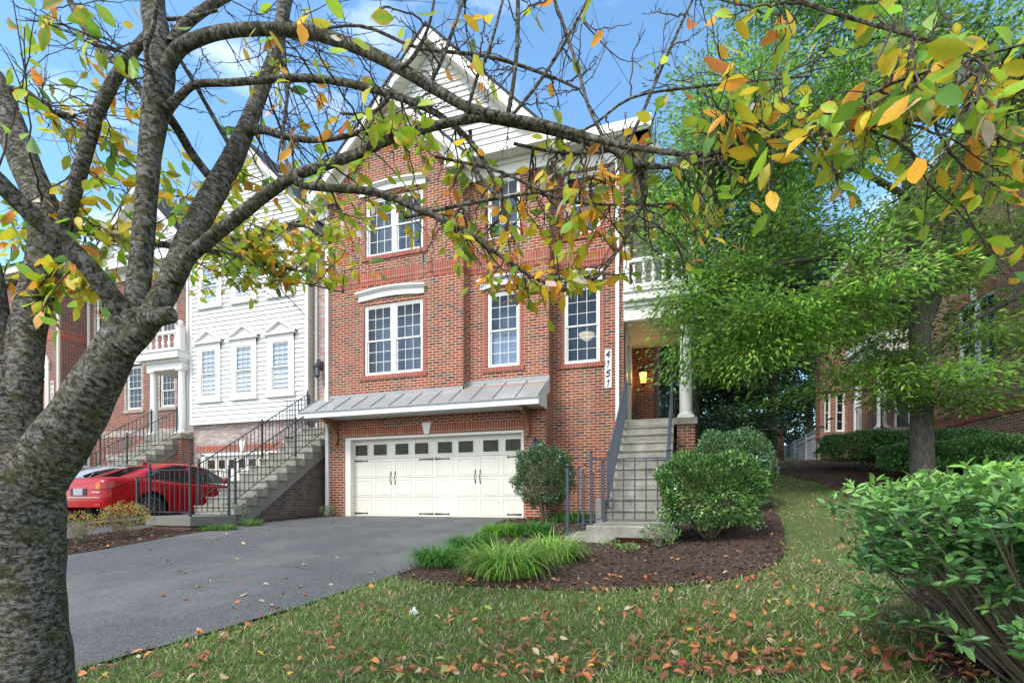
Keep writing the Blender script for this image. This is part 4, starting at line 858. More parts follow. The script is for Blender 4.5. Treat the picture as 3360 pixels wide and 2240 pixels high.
for t in np.linspace(.25, math.pi - .25, 9): m.bar((-25.49 + .1 * math.cos(t), YE - .06, 6.05 + .08 * math.sin(t)), (-25.49 + .5 * math.cos(t), YE - .06, 6.04 + .42 * math.sin(t)), .025, .03)
for (a, b), (c, d) in zip(arc, arc[1:]): m.bar((a, YE - .07, b), (c, YE - .07, d), .09, .07)
m.build('door_surround', 'white_trim', N3, bevel=.004)
m = MB(); m.quad((-25.81, YE + .05, 5.48), (-25.12, YE + .05, 5.48), (-25.12, YE + .05, 5.86), (-25.81, YE + .05, 5.86)); tp = m.build('transom', 'garage_glass', N3); m = MB(); m.box(-25.48, -25.45, YE + .03, YE + .05, 5.48, 5.86); m.build('grille', 'white_trim', tp)
numbers('white vertical plaque reading 4157 beside the orange door', '4157', -24.72, YE, 5.35, .95, .17)
downspout(N3, -24.3, YE, 0, 9.7); m = MB(); m.box(-30, -23.9, YE - .4, YE, 9.9, 10.2); m.box(-24.19, -23.9, YE, 14.4, 9.9, 10.2); m.build('cornice', 'white_trim', N3)
m = MB(); m.quad((-31, YE - .5, 10.2), (-23.8, YE - .5, 10.2), (-25, 20, 14), (-31, 20, 14)); m.build('roof', 'shingle', N3)
m = MB(); m.box(-28, -24.6, 12.4, YE, 3.25, 3.4); m.build('porch_floor', 'concrete', N3)
railing('black iron railing in front of the orange door', [(-26.1, 12.5, 3.40), (-24.7, 12.5, 3.40)], .95, 'iron', posts=(1,), group='black iron porch railings', sp=.2)

# ================================================================ right hand neighbour (turned a little)
FR = Matrix.Translation((7.03, 14.3, 0)) @ Matrix.Rotation(R(-85.2), 4, 'Z')   # local -y faces the gap, local -x runs away from the camera
N4 = empty('right_townhouse', (7.03, 14.3, 0), R(-85.2))
tag(N4, 'brown brick townhouse at the right edge with a paired white window and brick ledge', 'townhouse')
def b4(m, name, mat, p=None, fr=None, **k): return m.build(name, mat, p or N4, frame=fr or FR, **k)
def toX(px): k = math.tan(math.atan((px - 1680) / FPX) - TH); return (14.3 * k - 7.03) / (.084 + .9965 * k)
wa, wb = toX(3143), toX(3262)
m = MB(); wall(m, -12, 2.5, -1, 9.5, 0, [(wa, wb, 3.5, 5.5)], .12); m.quad((2.5, 0, -1), (2.5, 6, -1), (2.5, 6, 9.5), (2.5, 0, 9.5)); b4(m, 'wall', 'brick_right')
window(N4, wa, wb, 3.5, 5.5, .03, units=2, cols=2, frame=FR)
m = MB(); m.box(wa - .12, wb + .12, -.035, .02, 3.38, 3.499); m.box(wa - .12, wb + .12, -.012, .02, 5.501, 5.78); m.box(-3.6, 2.5, -.05, .02, 2.66, 2.76); b4(m, 'window_sill', 'brick_soldier')
m = MB(); m.box(-3.6, 2.5, -.03, .02, 2.44, 2.659); b4(m, 'brick_ledge', 'brick_soldier')
m = MB(); c = (wa + wb) / 2; m.prism([(c - .07, 5.48), (c + .07, 5.48), (c + .11, 5.84), (c - .11, 5.84)], -.05, 0); b4(m, 'keystone', 'keystone')
m = MB(); m.box(-12, 3, -.55, 0, 9.38, 9.42); b4(m, 'soffit', 'soffit'); m = MB(); m.box(-12, 3, -.60, -.551, 9.36, 9.62); b4(m, 'fascia', 'white_trim'); m = MB(); m.quad((-12, -.62, 9.62), (3, -.62, 9.62), (3, 4, 12.5), (-12, 4, 12.5)); b4(m, 'roof', 'shingle')
m = MB(); m.box(-6.6, -4.3, -1.15, 0, 2.5, 2.66); b4(m, 'porch_floor', 'concrete')
for x in (-4.55, -6.34): m = MB(); column(m, x, -.95, 2.66, 5.0, .125); b4(m, 'column', 'white_trim', smooth=True)
m = MB(); m.box(-6.5, -4.35, -1.12, 0, 5.0, 5.35); m.box(-6.6, -4.25, -1.25, 0, 5.35, 5.6); b4(m, 'porch_entablature', 'white_trim')
m = MB(); m.box(-6.5, -4.4, -1.08, 0, .5, 2.499); b4(m, 'porch_pier', 'brick_right')
m = MB(); m.box(-5.75, -4.95, -.03, .02, 2.7, 4.8); b4(m, 'front_door', 'dark_room'); m = MB(); m.box(-5.9, -5.75, -.05, .02, 2.66, 4.95); m.box(-4.95, -4.8, -.05, .02, 2.66, 4.95); b4(m, 'door_casing', 'white_trim')
m = MB()
for k in range(9): x = -4.3 + .277 * k; m.box(x, x + .30, -1.10 - .001 * k, -.002, .4, 2.48 - .185 * k)
b4(m, 'step', 'concrete_dark')
FB = FR @ Matrix.Translation((-10, -.95, 0)) @ Matrix.Rotation(R(90), 4, 'Z')
m = MB(); wall(m, -.05, 1.0, 3.0, 9.5, 0, [(.10, .34, 3.25, 4.85), (.52, .86, 3.25, 4.85)]); m.quad((-.05, 0, 3.0), (-.05, .6, 3.0), (-.05, .6, 9.5), (-.05, 0, 9.5)); b4(m, 'bay_wall', 'brick_right', fr=FB)
m = MB(); m.box(-.03, 1.0, .02, .6, .5, 2.99); b4(m, 'foundation', 'brick_right', fr=FB)
window(N4, .10, .34, 3.25, 4.85, .02, cols=1, rows=2, frame=FB, back='dark_room', fw=.04); window(N4, .52, .86, 3.25, 4.85, .02, cols=1, rows=2, frame=FB, back='dark_room', fw=.04)
def onr(x, y, z): return tuple(FR @ Vector((x, y, z)))
railing('dark iron railing between the white columns of the right house', [onr(-4.6, -1.05, 2.66), onr(-6.3, -1.05, 2.66)], .92, 'iron', posts=(), group='black iron porch railings', sp=.12)
railing('dark iron handrail dropping from the right porch behind the oak trunk', [onr(-4.3, -1.05, 2.66), onr(-2.0, -1.05, 1.15)], .92, 'iron', posts=(0, 1), group='black iron porch railings', sp=.12)

# ---------------------------------------------------------------- fence, pillar with lamp, utility boxes
fx, fy = 5.25, 24.4; gx, gy = 4.9, 30.2
F = empty('vinyl_fence', (fx, fy, 2)); tag(F, 'pale grey vinyl panel fence running back from the right house', 'fence')
L_ = math.hypot(gx - fx, gy - fy); FF = Matrix.Translation((fx, fy, 0)) @ Matrix.Rotation(math.atan2(gy - fy, gx - fx), 4, 'Z')
for k in range(3):
    a, b = k * L_ / 3, (k + 1) * L_ / 3; zt = 3.42 - .06 * k; m = MB(); m.box(a + .06, b - .06, -.02, .02, 1.9, zt - .3); m.box(a + .06, b - .06, -.04, .04, zt - .30, zt - .22); m.box(a + .06, b - .06, -.018, .018, zt - .22, zt - .06); m.box(a + .06, b - .06, -.045, .045, zt - .06, zt); m.build('panel', 'vinyl_fence', F, frame=FF)
for k in range(4): a = k * L_ / 3; m = MB(); m.box(a - .065, a + .065, -.065, .065, 1.9, 3.46 - .06 * k); m.box(a - .08, a + .08, -.08, .08, 3.46 - .06 * k, 3.49 - .06 * k); m.build('post', 'vinyl_fence', F, frame=FF)
q = empty('brick_pillar', (4.35, 29.4, 2.2)); tag(q, 'square brick pillar behind the end of the pale vinyl fence', 'pillar'); m = MB(); m.box(4.05, 4.65, 29.1, 29.7, 1.9, 3.75); m.build('pillar_shaft', 'brick_red', q); m = MB(); m.box(3.98, 4.72, 29.03, 29.77, 3.75, 3.95); m.build('pillar_cap', 'brick_soldier', q)
q = empty('pillar_lamp', (4.35, 29.4, 3.95)); tag(q, 'small glowing lantern on top of the brick pillar', 'lamp'); m = MB(); m.lathe([(.07, 0), (.05, .06), (.06, .08)], (4.35, 29.4, 3.95), 8); m.lathe([(.16, .36), (.05, .46), (.01, .52)], (4.35, 29.4, 3.95), 6); m.build('lamp_cap', 'iron', q); m = MB(); m.lathe([(.09, .08), (.13, .36)], (4.35, 29.4, 3.95), 6); m.build('lamp_glass', 'alabaster', q)
# ================================================================ cars
def lerp_tab(tab, x): return [np.interp(x, [t[0] for t in tab], [t[j] for t in tab]) for j in range(1, len(tab[0]))]
def make_car(name, label, cx, y0, z0, paint, sc_=1.):
    """sedan whose rear faces the camera; x across, y forward from the rear bumper"""
    e = empty(name, (cx, y0 + 2.3, z0)); tag(e, label, 'car', 'cars parked on the driveways')
    Lc, HW = 4.55, .90
    # stations: y, half width at waist, sill z, shoulder z, deck z
    ST = [(0.0, .70, .34, .62, .88), (.04, .78, .30, .66, .96), (.15, .85, .26, .70, 1.00), (.45, .885, .22, .74, 1.03), (.9, .90, .20, .76, 1.02), (1.6, .90, .20, .76, .97), (2.6, .90, .20, .76, .94), (3.2, .895, .20, .76, .93), (3.9, .86, .22, .72, .84), (4.3, .78, .25, .64, .72), (4.5, .64, .30, .52, .60), (4.55, .55, .34, .48, .54)]
    ys_ = np.unique(np.concatenate([np.linspace(0, Lc, 60), [s[0] for s in ST]])); m = MB(); WC = (1.02, 3.72); WR = .345; rows = []
    prof = [(-1, 0), (-1, .33), (-1.0, .75), (-.985, .90), (-.94, .98), (-.70, 1.0), (-.35, 1.012), (0, 1.015)]
    for y in ys_:
        hw, zs, sh, dk = lerp_tab(ST, y); row = []
        for k, (u, v) in enumerate(prof):
            ww = hw * abs(u); 
            if k == 0: z = zs; ww = hw * .95
            elif k == 1: z = zs + (sh - zs) * .35; ww = hw * 1.0
            elif k == 2: z = zs + (sh - zs) * .95; ww = hw * .995
            else: z = dk * v if k >= 4 else sh + (dk - sh) * (.55 if k == 3 else 1)
            if k == 3: ww = hw * .975
            if k == 4: ww = hw * .93
            for wc in WC:      # wheel arches: lift the sill edge over the wheel, flare a little
                d = abs(y - wc)
                if d < WR + .05:
                    az = .31 + math.sqrt(max(0, (WR + .05) ** 2 - d * d)) 
                    if k == 0: z = max(z, az); ww = hw * 1.01
                    if k == 1: z = max(z, az + .03); ww = hw * 1.02
                if k in (1, 2) and d < .5: ww += .015 * (1 - d / .5)
            row.append((ww, y, z))
        rows.append(row)
    n = len(prof)
    for s in (-1, 1):
        for a, b in zip(rows, rows[1:]):
            for k in range(n - 1):
                q = [(cx + s * a[k][0], y0 + a[k][1], z0 + a[k][2]), (cx + s * b[k][0], y0 + b[k][1], z0 + b[k][2]), (cx + s * b[k + 1][0], y0 + b[k + 1][1], z0 + b[k + 1][2]), (cx + s * a[k + 1][0], y0 + a[k + 1][1], z0 + a[k + 1][2])]
                m.quad(*(q if s > 0 else q[::-1]))
    for row, fl in ((rows[0], 1), (rows[-1], -1)):
        P = [(cx + w_, y0 + y, z0 + z) for w_, y, z in row] + [(cx - w_, y0 + y, z0 + z) for w_, y, z in row[::-1]]; m.quad(*P[::fl])
    def merge(o):
        import bmesh
        bm = bmesh.new(); bm.from_mesh(o.data); bmesh.ops.remove_doubles(bm, verts=bm.verts, dist=.0015); bm.to_mesh(o.data); bm.free(); return o
    body = merge(m.build('body', paint, e, True))
    # cabin: glasshouse
    CB = [(.62, .72, 1.03, .0), (1.30, .66, 1.30, 1), (1.75, .63, 1.42, 1), (2.2, .62, 1.44, 1), (2.7, .64, 1.37, 1), (3.42, .76, .96, 0)]
    ysc = np.unique(np.concatenate([np.linspace(.62, 3.42, 30), [c[0] for c in CB]])); g, r = MB(), MB(); prv = None
    for y in ysc:
        wt, zt = np.interp(y, [c[0] for c in CB], [c[1] for c in CB]), np.interp(y, [c[0] for c in CB], [c[2] for c in CB]); zt = zt - .0
        zb = .98 if y > .9 else 1.02; wb = .80 if .9 < y < 3.2 else .78
        cr = [(wb, max(zb, .96)), (wb - (wb - wt) * .5, (zb + zt) / 2), (wt + .015, zt - .035), (wt * .93, zt), (wt * .5, zt + .018), (0, zt + .022)]
        cur = [(a, y, b) for a, b in cr]
        if prv:
            for s in (-1, 1):
                for k in range(5):
                    q = [(cx + s * prv[k][0], y0 + prv[k][1], z0 + prv[k][2]), (cx + s * cur[k][0], y0 + cur[k][1], z0 + cur[k][2]), (cx + s * cur[k + 1][0], y0 + cur[k + 1][1], z0 + cur[k + 1][2]), (cx + s * prv[k + 1][0], y0 + prv[k + 1][1], z0 + prv[k + 1][2])]
                    ym = (prv[1 - 1][1] + y) / 2
                    roof = 1.36 < ym < 2.75
                    pil = ym < .98 or ym > 3.28 or abs(ym - 2.12) < .05 or (ym < 1.36 and k <= 1 and ym < 1.02)
                    tgt = r if ((roof and k >= 2) or (k == 2) or (k <= 1 and pil) or (k == 3 and not roof)) else g
                    tgt.quad(*(q if s > 0 else q[::-1]))
        prv = cur
    merge(g.build('car_window', 'car_glass', e, True)); merge(r.build('roof', paint, e, True))
    m = MB(); m.box(cx - .6, cx + .6, y0 + 1.2, y0 + 3.1, z0 + .5, z0 + .95); m.build('cabin_interior', 'dark_room', e)
    for y in (1.75, 2.55):
        for x in (-.36, .36): m = MB(); m.box(cx + x - .24, cx + x + .24, y0 + y, y0 + y + .14, z0 + .6, z0 + 1.08); m.box(cx + x - .13, cx + x + .13, y0 + y + .01, y0 + y + .11, z0 + 1.08, z0 + 1.24); m.build('seat', 'dark_room', e, bevel=.03)
    m = MB()
    for s in (-1, 1):      # bright window line
        L = [(1.0, 1.02), (1.25, 1.22), (1.6, 1.335), (2.1, 1.375), (2.6, 1.33), (3.1, 1.10)]
        for a, b in zip(L, L[1:]): m.bar((cx + s * (.80 - (a[1] - .98) * .38), y0 + a[0], z0 + a[1]), (cx + s * (.80 - (b[1] - .98) * .38), y0 + b[0], z0 + b[1]), .012)
        m.bar((cx + s * .825, y0 + 1.0, z0 + .985), (cx + s * .825, y0 + 3.1, z0 + .975), .012)
    m.build('window_trim', 'chrome', e)
    for s in (-1, 1):
        for wc in WC:
            w_ = MB(); xc = cx + s * .80; pts = [(xc - s * .10, 0), (xc - s * .11, 0), (xc + s * .09, 0), (xc + s * .075, 0)]
            w_.tube([(xc - s * .11, y0 + wc, z0 + .32), (xc - s * .09, y0 + wc, z0 + .32), (xc + s * .06, y0 + wc, z0 + .32), (xc + s * .085, y0 + wc, z0 + .32)], [.29, .318, .318, .295], 28); wo = w_.build('wheel', 'rubber', e, True)
            rm = MB(); rm.tube([(xc + s * .060, y0 + wc, z0 + .32), (xc + s * .0885, y0 + wc, z0 + .32)], [.22, .225], 24); rm.build('wheel_well', 'black', wo)
            sp = MB(); sp.tube([(xc + s * .085, y0 + wc, z0 + .32), (xc + s * .10, y0 + wc, z0 + .32)], .05, 12)
            for k in range(10):
                t = 2 * math.pi * k / 10; c_, s_ = math.cos(t), math.sin(t); sp.bar((xc + s * .094, y0 + wc + .04 * c_, z0 + .32 + .04 * s_), (xc + s * .094, y0 + wc + .215 * c_, z0 + .32 + .215 * s_), .022, .028)
            for k in range(28):
                t, u = 2 * math.pi * k / 28, 2 * math.pi * (k + 1) / 28; sp.bar((xc + s * .092, y0 + wc + .225 * math.cos(t), z0 + .32 + .225 * math.sin(t)), (xc + s * .092, y0 + wc + .225 * math.cos(u), z0 + .32 + .225 * math.sin(u)), .016, .02)
            sp.build('rim', 'chrome', wo)
        K = [(.36, -.012, .745, .80), (.58, -.014, .742, .875), (.70, -.010, .745, .90), (.80, .045, .755, .915), (.868, .20, .79, .93), (.885, .40, .88, .935)]
        for nm, mat, a, b in (('taillight', 'tail_red', 0, 1), ('taillight', 'tail_amber', 1, 2), ('taillight', 'tail_red', 2, 5)):
            t_ = MB()
            for p, q in zip(K[a:b], K[a + 1:b + 1]):
                A = [(cx + s * p[0], y0 + p[1], z0 + p[2]), (cx + s * q[0], y0 + q[1], z0 + q[2]), (cx + s * q[0], y0 + q[1], z0 + q[3]), (cx + s * p[0], y0 + p[1], z0 + p[3])]
                B = [(x - s * .03, y + .03, z) for x, y, z in A]; A = [(x + s * .006, y - .004, z) for x, y, z in A]
                for f in ((0, 1, 2, 3),): t_.quad(*[A[k] for k in f][::s])
                t_.quad(*[A[3], A[2], B[2], B[3]][::s]); t_.quad(*[B[0], B[1], A[1], A[0]][::s])
            t_.build(nm, mat, e)
        m = MB(); m.box(min(cx + s * .52, cx + s * .70), max(cx + s * .52, cx + s * .70), y0 - .01, y0 + .05, z0 + .385, z0 + .415); m.build('reflector', 'tail_red', e)
        m = MB(); m.bar((cx + s * .80, y0 + 3.02, z0 + .99), (cx + s * .96, y0 + 3.0, z0 + 1.03), .05, .04); m.tube([(cx + s * .90, y0 + 2.97, z0 + 1.05), (cx + s * .96, y0 + 3.02, z0 + 1.055), (cx + s * 1.03, y0 + 3.04, z0 + 1.05)], [.05, .075, .045], 10); m.build('mirror', paint, e, True)
        for y in (1.55, 2.6): m = MB(); m.bar((cx + s * .908, y0 + y, z0 + .83), (cx + s * .908, y0 + y + .18, z0 + .83), .03, .03); m.build('door_handle', paint, e, bevel=.01)
        sm = MB(); 
        for y in (1.32, 2.14, 3.12): sm.bar((cx + s * .906, y0 + y, z0 + .36), (cx + s * .895, y0 + y, z0 + .93), .004, .006)
        sm.build('door_seam', 'black', e)
    m = MB(); m.box(cx - .26, cx + .26, y0 - .012, y0 + .03, z0 + .60, z0 + .76); pr = m.build('plate_recess', 'black', e); m = MB(); m.box(cx - .155, cx + .155, y0 - .022, y0 - .013, z0 + .61, z0 + .76); m.build('license_plate', 'plate', e)
    m = MB(); m.bar((cx - .70, y0 - .008, z0 + .56), (cx + .70, y0 - .008, z0 + .56), .012, .012); m.build('bumper_line', 'chrome', e)
    m = MB()
    for k in range(6): m.box(cx + .44 + k * .045, cx + .465 + k * .045 + (.012 if k % 2 else 0), y0 - .014, y0 + .0, z0 + .665, z0 + .69)
    m.build('badge', 'chrome', e)
    m = MB(); m.prism([(y0 + 1.40, z0 + 1.37), (y0 + 1.56, z0 + 1.41), (y0 + 1.44, z0 + 1.47)], cx - .015, cx + .015, 'x'); m.build('antenna_fin', paint, e)
    return e
make_car('red_car', 'shiny dark red sedan parked behind the orange azaleas', -12.92, 7.75, gz(-12, 9.5) + .02, 'car_red')
make_car('silver_car', 'silver sedan mostly hidden behind the red car', -15.55, 8.0, gz(-15, 9.5) + .02, 'car_silver')

# ================================================================ shrubs and plants
def shrub(name, label, cat, c, r, h, n, size, pal, w=None, shape='round', mat='leaf_waxy', base=.25, stems=14, box=.0, group=None, shell=.72, srad=.012, droop=.1, up=.4, lum=.0, thin=0., parent_kind=None):
    """c=(x,y) foot, r=(rx,ry), crown from base*h to h; box>0 squares the outline"""
    cx, cy = c; z0 = gz(cx, cy); e = empty(name, (cx, cy, z0)); tag(e, label, cat, group)
    d = rdir(n); rr = rng.uniform(shell ** 3, 1, n) ** (1 / 3)
    if box: p_ = 2 + box * 4; d = d / (np.abs(d) ** p_).sum(1, keepdims=True) ** (1 / p_)
    bumps = 1 + .07 * np.sin(d[:, 0] * 7 + d[:, 2] * 5 + cx) + .06 * np.sin(d[:, 1] * 9 - d[:, 2] * 6 + cy) + lum * np.sin(d[:, 0] * 13 + 4 * d[:, 1]) * np.sin(d[:, 2] * 11)
    q = d * (rr * bumps)[:, None]
    hc = h * (1 + base) / 2; hh = h * (1 - base) / 2
    low = q[:, 2] < -.15; q[low, 2] *= 1.0
    P = np.stack([cx + q[:, 0] * r[0], cy + q[:, 1] * r[1], z0 + hc + q[:, 2] * hh], 1)
    # gaps: drop leaves in random pockets
    if thin:
        pk = np.sin(P[:, 0] * 9 + cx) * np.sin(P[:, 1] * 8 + 1) * np.sin(P[:, 2] * 10 + 2); k = (pk < .35) | (rng.uniform(size=n) > thin); P, d, q = P[k], d[k], q[k]
    k = ~((q[:, 2] < -.3) & (rng.uniform(size=len(P)) < .5)); P, d = P[k], d[k]; n = len(P)
    D = d * .9 + rdir(n) * .8; D[:, 2] += up
    N_ = d * .6 + np.array([0, 0, .9]) + rng.normal(size=(n, 3)) * .35
    m = MB(); rs = random.Random(int(cx * 100))
    for k in range(stems):
        a = rs.uniform(0, 6.28); s_ = rs.uniform(.25, .85); b = Vector((cx + rs.uniform(-.06, .06) * r[0], cy + rs.uniform(-.06, .06) * r[1], z0 - .03)); t = Vector((cx + r[0] * s_ * math.cos(a), cy + r[1] * s_ * math.sin(a), z0 + h * rs.uniform(.5, .9)))
        mid = b.lerp(t, .45) + Vector((rs.uniform(-.1, .1) * r[0], rs.uniform(-.1, .1) * r[1], -.05 * h)); pts = catmull([b, mid, t], 4); m.tube(pts, list(np.linspace(srad, srad * .35, len(pts))), 5, seed=k)
        for j in range(3):
            u = pts[rs.randint(3, len(pts) - 2)]; v = u + Vector((rs.uniform(-.35, .35) * r[0], rs.uniform(-.35, .35) * r[1], rs.uniform(.05, .3) * h)); m.tube([u, u.lerp(v, .5) + Vector((rs.uniform(-.03, .03), 0, 0)), v], [srad * .45, srad * .35, srad * .2], 4, seed=k)
    m.build('stems', 'stem_bark', e)
    leafmesh('foliage', mat, P, D, rng.uniform(.7, 1.25, n) * size, pick(n, pal, w, .28), shape, e, N_, droop=droop)
    return e
BOXG = [(.065, .17, .032), (.10, .22, .045), (.045, .11, .028), (.16, .29, .065), (.23, .36, .11)]
bx, by = ray(2320, 1815, True)
shrub('clipped_shrub', 'large clipped boxy shrub right of the landing with bare forked stems below', 'shrub', (.30, 7.75), (.64, .62), 1.16, 28000, .048, BOXG, [3, 4, 2, 2.5, 1.2], base=.2, stems=22, box=.9, shell=.8, lum=.05, group='clipped evergreen shrubs', srad=.018, thin=.35)
shrub('clipped_shrub', 'clipped domed shrub behind the boxy one beside the brick porch pier', 'shrub', (.74, 9.9), (.66, .66), 1.42, 22000, .042, [(.07, .16, .05), (.10, .20, .07), (.05, .12, .04), (.17, .27, .11)], [3, 4, 3, 2], base=.05, stems=8, box=.3, shell=.85, group='clipped evergreen shrubs')
shrub('clipped_shrub', 'rounded shrub with fine grey green leaves against the garage corner', 'shrub', (-2.82, 10.35), (.62, .55), 1.60, 30000, .040, [(.09, .17, .06), (.065, .13, .05), (.14, .23, .09), (.045, .09, .035)], base=.22, stems=16, group='clipped evergreen shrubs', lum=.08, thin=.5, box=.1)
# low bush with azalea twigs and sprouts by the landing
shrub('small_shrub', 'sprawling little shrub under the boxy shrub at the landing corner', 'shrub', (-.36, 7.28), (.26, .2), .32, 800, .035, BOXG, base=.1, stems=10, srad=.006, thin=.4)
for k, (px, py, r_, l) in enumerate(((1540, 1222, .07, 'small green sprout in the mulch below the middle of the landing'), (1400, 1262, .16, 'low green sprout at the right end of the grass clump'), (1445, 1270, .12, 'little leafy sprout on the open mulch'),)):
    shrub('seedling', l, 'plant', ray(px, py), (r_, r_), .13, 160, .03, [(.12, .28, .05), (.18, .36, .07)], base=.0, stems=3, srad=.003, up=.6, group='sprouts in the mulch')
AZ = [(.30, .30, .05), (.42, .24, .06), (.55, .20, .05), (.20, .30, .05), (.50, .12, .04), (.40, .38, .12)]
def azalea(label, px, py, r_, h, n):
    shrub('azalea', label, 'shrub', ray(px, py), (r_, r_ * .8), h, n, .035, AZ, [4, 3, 2, 4, 1, 1.5], 'round', 'leaf', base=.22, stems=26, srad=.007, group='azaleas turning orange', lum=.18, thin=.75, up=.7)
azalea('orange tinged azalea bush in front of the red car wheel', 287, 1238, .44, .66, 1900)
azalea('smaller sparse azalea between trunk and red car', 182, 1250, .33, .55, 900)
for l, px, py, rx, ry, h, n in (('pale leafy shrub on the mulch at the corner of the blackened stair wall', 715, 1184, .42, .3, .52, 1500), ('low variegated shrub against the garage corner brick', 752, 1187, .22, .2, .30, 500), ('sparse little shrub along the blackened brick stair base', 662, 1190, .28, .22, .28, 500), ('leafy shrub growing up the concrete edge of the left landing', 535, 1205, .30, .24, .52, 900)):
    shrub('small_shrub', l, 'shrub', ray(px, py), (rx, ry), h, n, .038, [(.12, .22, .05), (.20, .30, .09), (.30, .36, .16), (.07, .14, .04)], base=.05, stems=10, srad=.006, group='small shrubs left of the driveway', thin=.5)
def tuft(name, label, c, r_, h, n, pal, wd=.012, group='grassy clumps', flat=1.0):
    x0, y0 = c; e = empty(name, (x0, y0, gz(x0, y0))); tag(e, label, 'ornamental grass', group)
    V, F, C = [], [], []; cols = pick(n, pal, None, .3)
    for k in range(n):
        a = rng.uniform(0, 6.283); q = math.sqrt(rng.uniform()) * r_ * .55; bx_, by_ = x0 + q * math.cos(a), y0 + q * math.sin(a) * .8; a2 = a + rng.normal() * .7; L = h * rng.uniform(.6, 1.25); lean = rng.uniform(.45, 1.15) * flat
        zb = gz(bx_, by_); sx, sy = -math.sin(a2), math.cos(a2); i = len(V); w_ = wd * rng.uniform(.6, 1.2); J = 6; pa, pz, px_, py_ = math.radians(rng.uniform(68, 88)), zb, bx_, by_
        for j in range(J):
            t = j / (J - 1); ww = w_ * (1 - t ** 2) * .5 + .0006; V += [(px_ - sx * ww, py_ - sy * ww, pz), (px_ + sx * ww, py_ + sy * ww, pz)]
            px_ += math.cos(pa) * L / J * math.cos(a2); py_ += math.cos(pa) * L / J * math.sin(a2); pz = max(pz + math.sin(pa) * L / J, zb + .02); pa -= lean * .55
            if j: F.append((i + 2 * j - 2, i + 2 * j - 1, i + 2 * j + 1, i + 2 * j))
        C += [list(cols[k]) + [1]] * (2 * J)
    V = np.array(V) - np.array([x0, y0, gz(x0, y0)]); me = bpy.data.meshes.new('blades'); me.from_pydata(V.tolist(), [], F); at = me.color_attributes.new('col', 'FLOAT_COLOR', 'POINT'); at.data.foreach_set('color', np.array(C, dtype=np.float32).ravel())
    me.materials.append(M['grass_blade']); me.polygons.foreach_set('use_smooth', [True] * len(F)); link(bpy.data.objects.new('blades', me), e); return e
LG = [(.14, .34, .03), (.20, .42, .04), (.10, .26, .025), (.28, .46, .08), (.45, .48, .2)]
DG = [(.06, .20, .03), (.09, .26, .035), (.05, .14, .025)]
for l, px, py, r_, h, n, pal in (('tall bright green arching grass clump nearest the lawn', 1165, 1322, .62, .62, 1500, LG), ('bright grass clump between the tall one and the low iron railing', 1265, 1290, .50, .55, 1000, LG), ('dark green grass clump at the driveway edge, leftmost of the bed', 1010, 1300, .45, .42, 1100, DG), ('dark grass clump between driveway edge and the tall bright clump', 1085, 1268, .45, .45, 1000, DG), ('spreading green grass clump under the round shrub at the garage corner', 1150, 1232, .45, .40, 1000, LG[:3]), ('arching grass clump behind the low iron railing', 1225, 1232, .45, .42, 900, DG)):
    tuft('grass_clump', l, ray(px, py), r_, h, n, pal)
tuft('grass_clump', 'dark grass against the brick under the round shrub', (-2.3, 10.4), .5, .45, 900, DG); tuft('grass_clump', 'dark grass against the brick left of the long steps', (-1.8, 10.6), .45, .42, 800, DG)
for l, px, py, h, n in (('low grassy tuft on the mulch below the left landing, left one', 478, 1218, .22, 420), ('low grassy tuft on the mulch below the left landing, middle one', 520, 1217, .24, 420), ('low grassy tuft on the mulch below the left landing, right one', 578, 1207, .26, 400)):
    tuft('grass_tuft', l, ray(px, py), .34, h, n, [(.10, .24, .04), (.2, .34, .09), (.07, .17, .03)], .009, 'low tufts by the left landing')
# rear hedge of the right house, its stems, and the front shrub
for k, (x, y, rx, ry, h, l) in enumerate(((4.15, 14.6, 1.0, 1.0, .92, 'left end of the dark hedge below the right porch, over bare stems'), (5.2, 14.3, 1.1, 1.1, .90, 'dark hedge section directly behind the oak trunk'), (5.75, 12.9, .85, 1.0, .85, 'low hedge section between oak trunk and dark steps'), (4.6, 12.7, .75, .7, .80, 'low front section of the hedge beside the oak trunk'))):
    shrub('hedge_shrub', l, 'hedge', (x, y), (rx, ry), h, 22000, .055, [(.06, .17, .04), (.09, .22, .05), (.14, .30, .08), (.24, .38, .16)], [3, 4, 2, 1], base=.30, stems=14, box=.3, group='hedge below the right porch', srad=.014, thin=.3)
shrub('seedling', 'thin leafy weed standing on the bare ground before the fence', 'plant', ray(1818, 1082), (.2, .2), .42, 70, .09, [(.14, .22, .06)], base=.1, stems=6, srad=.006)
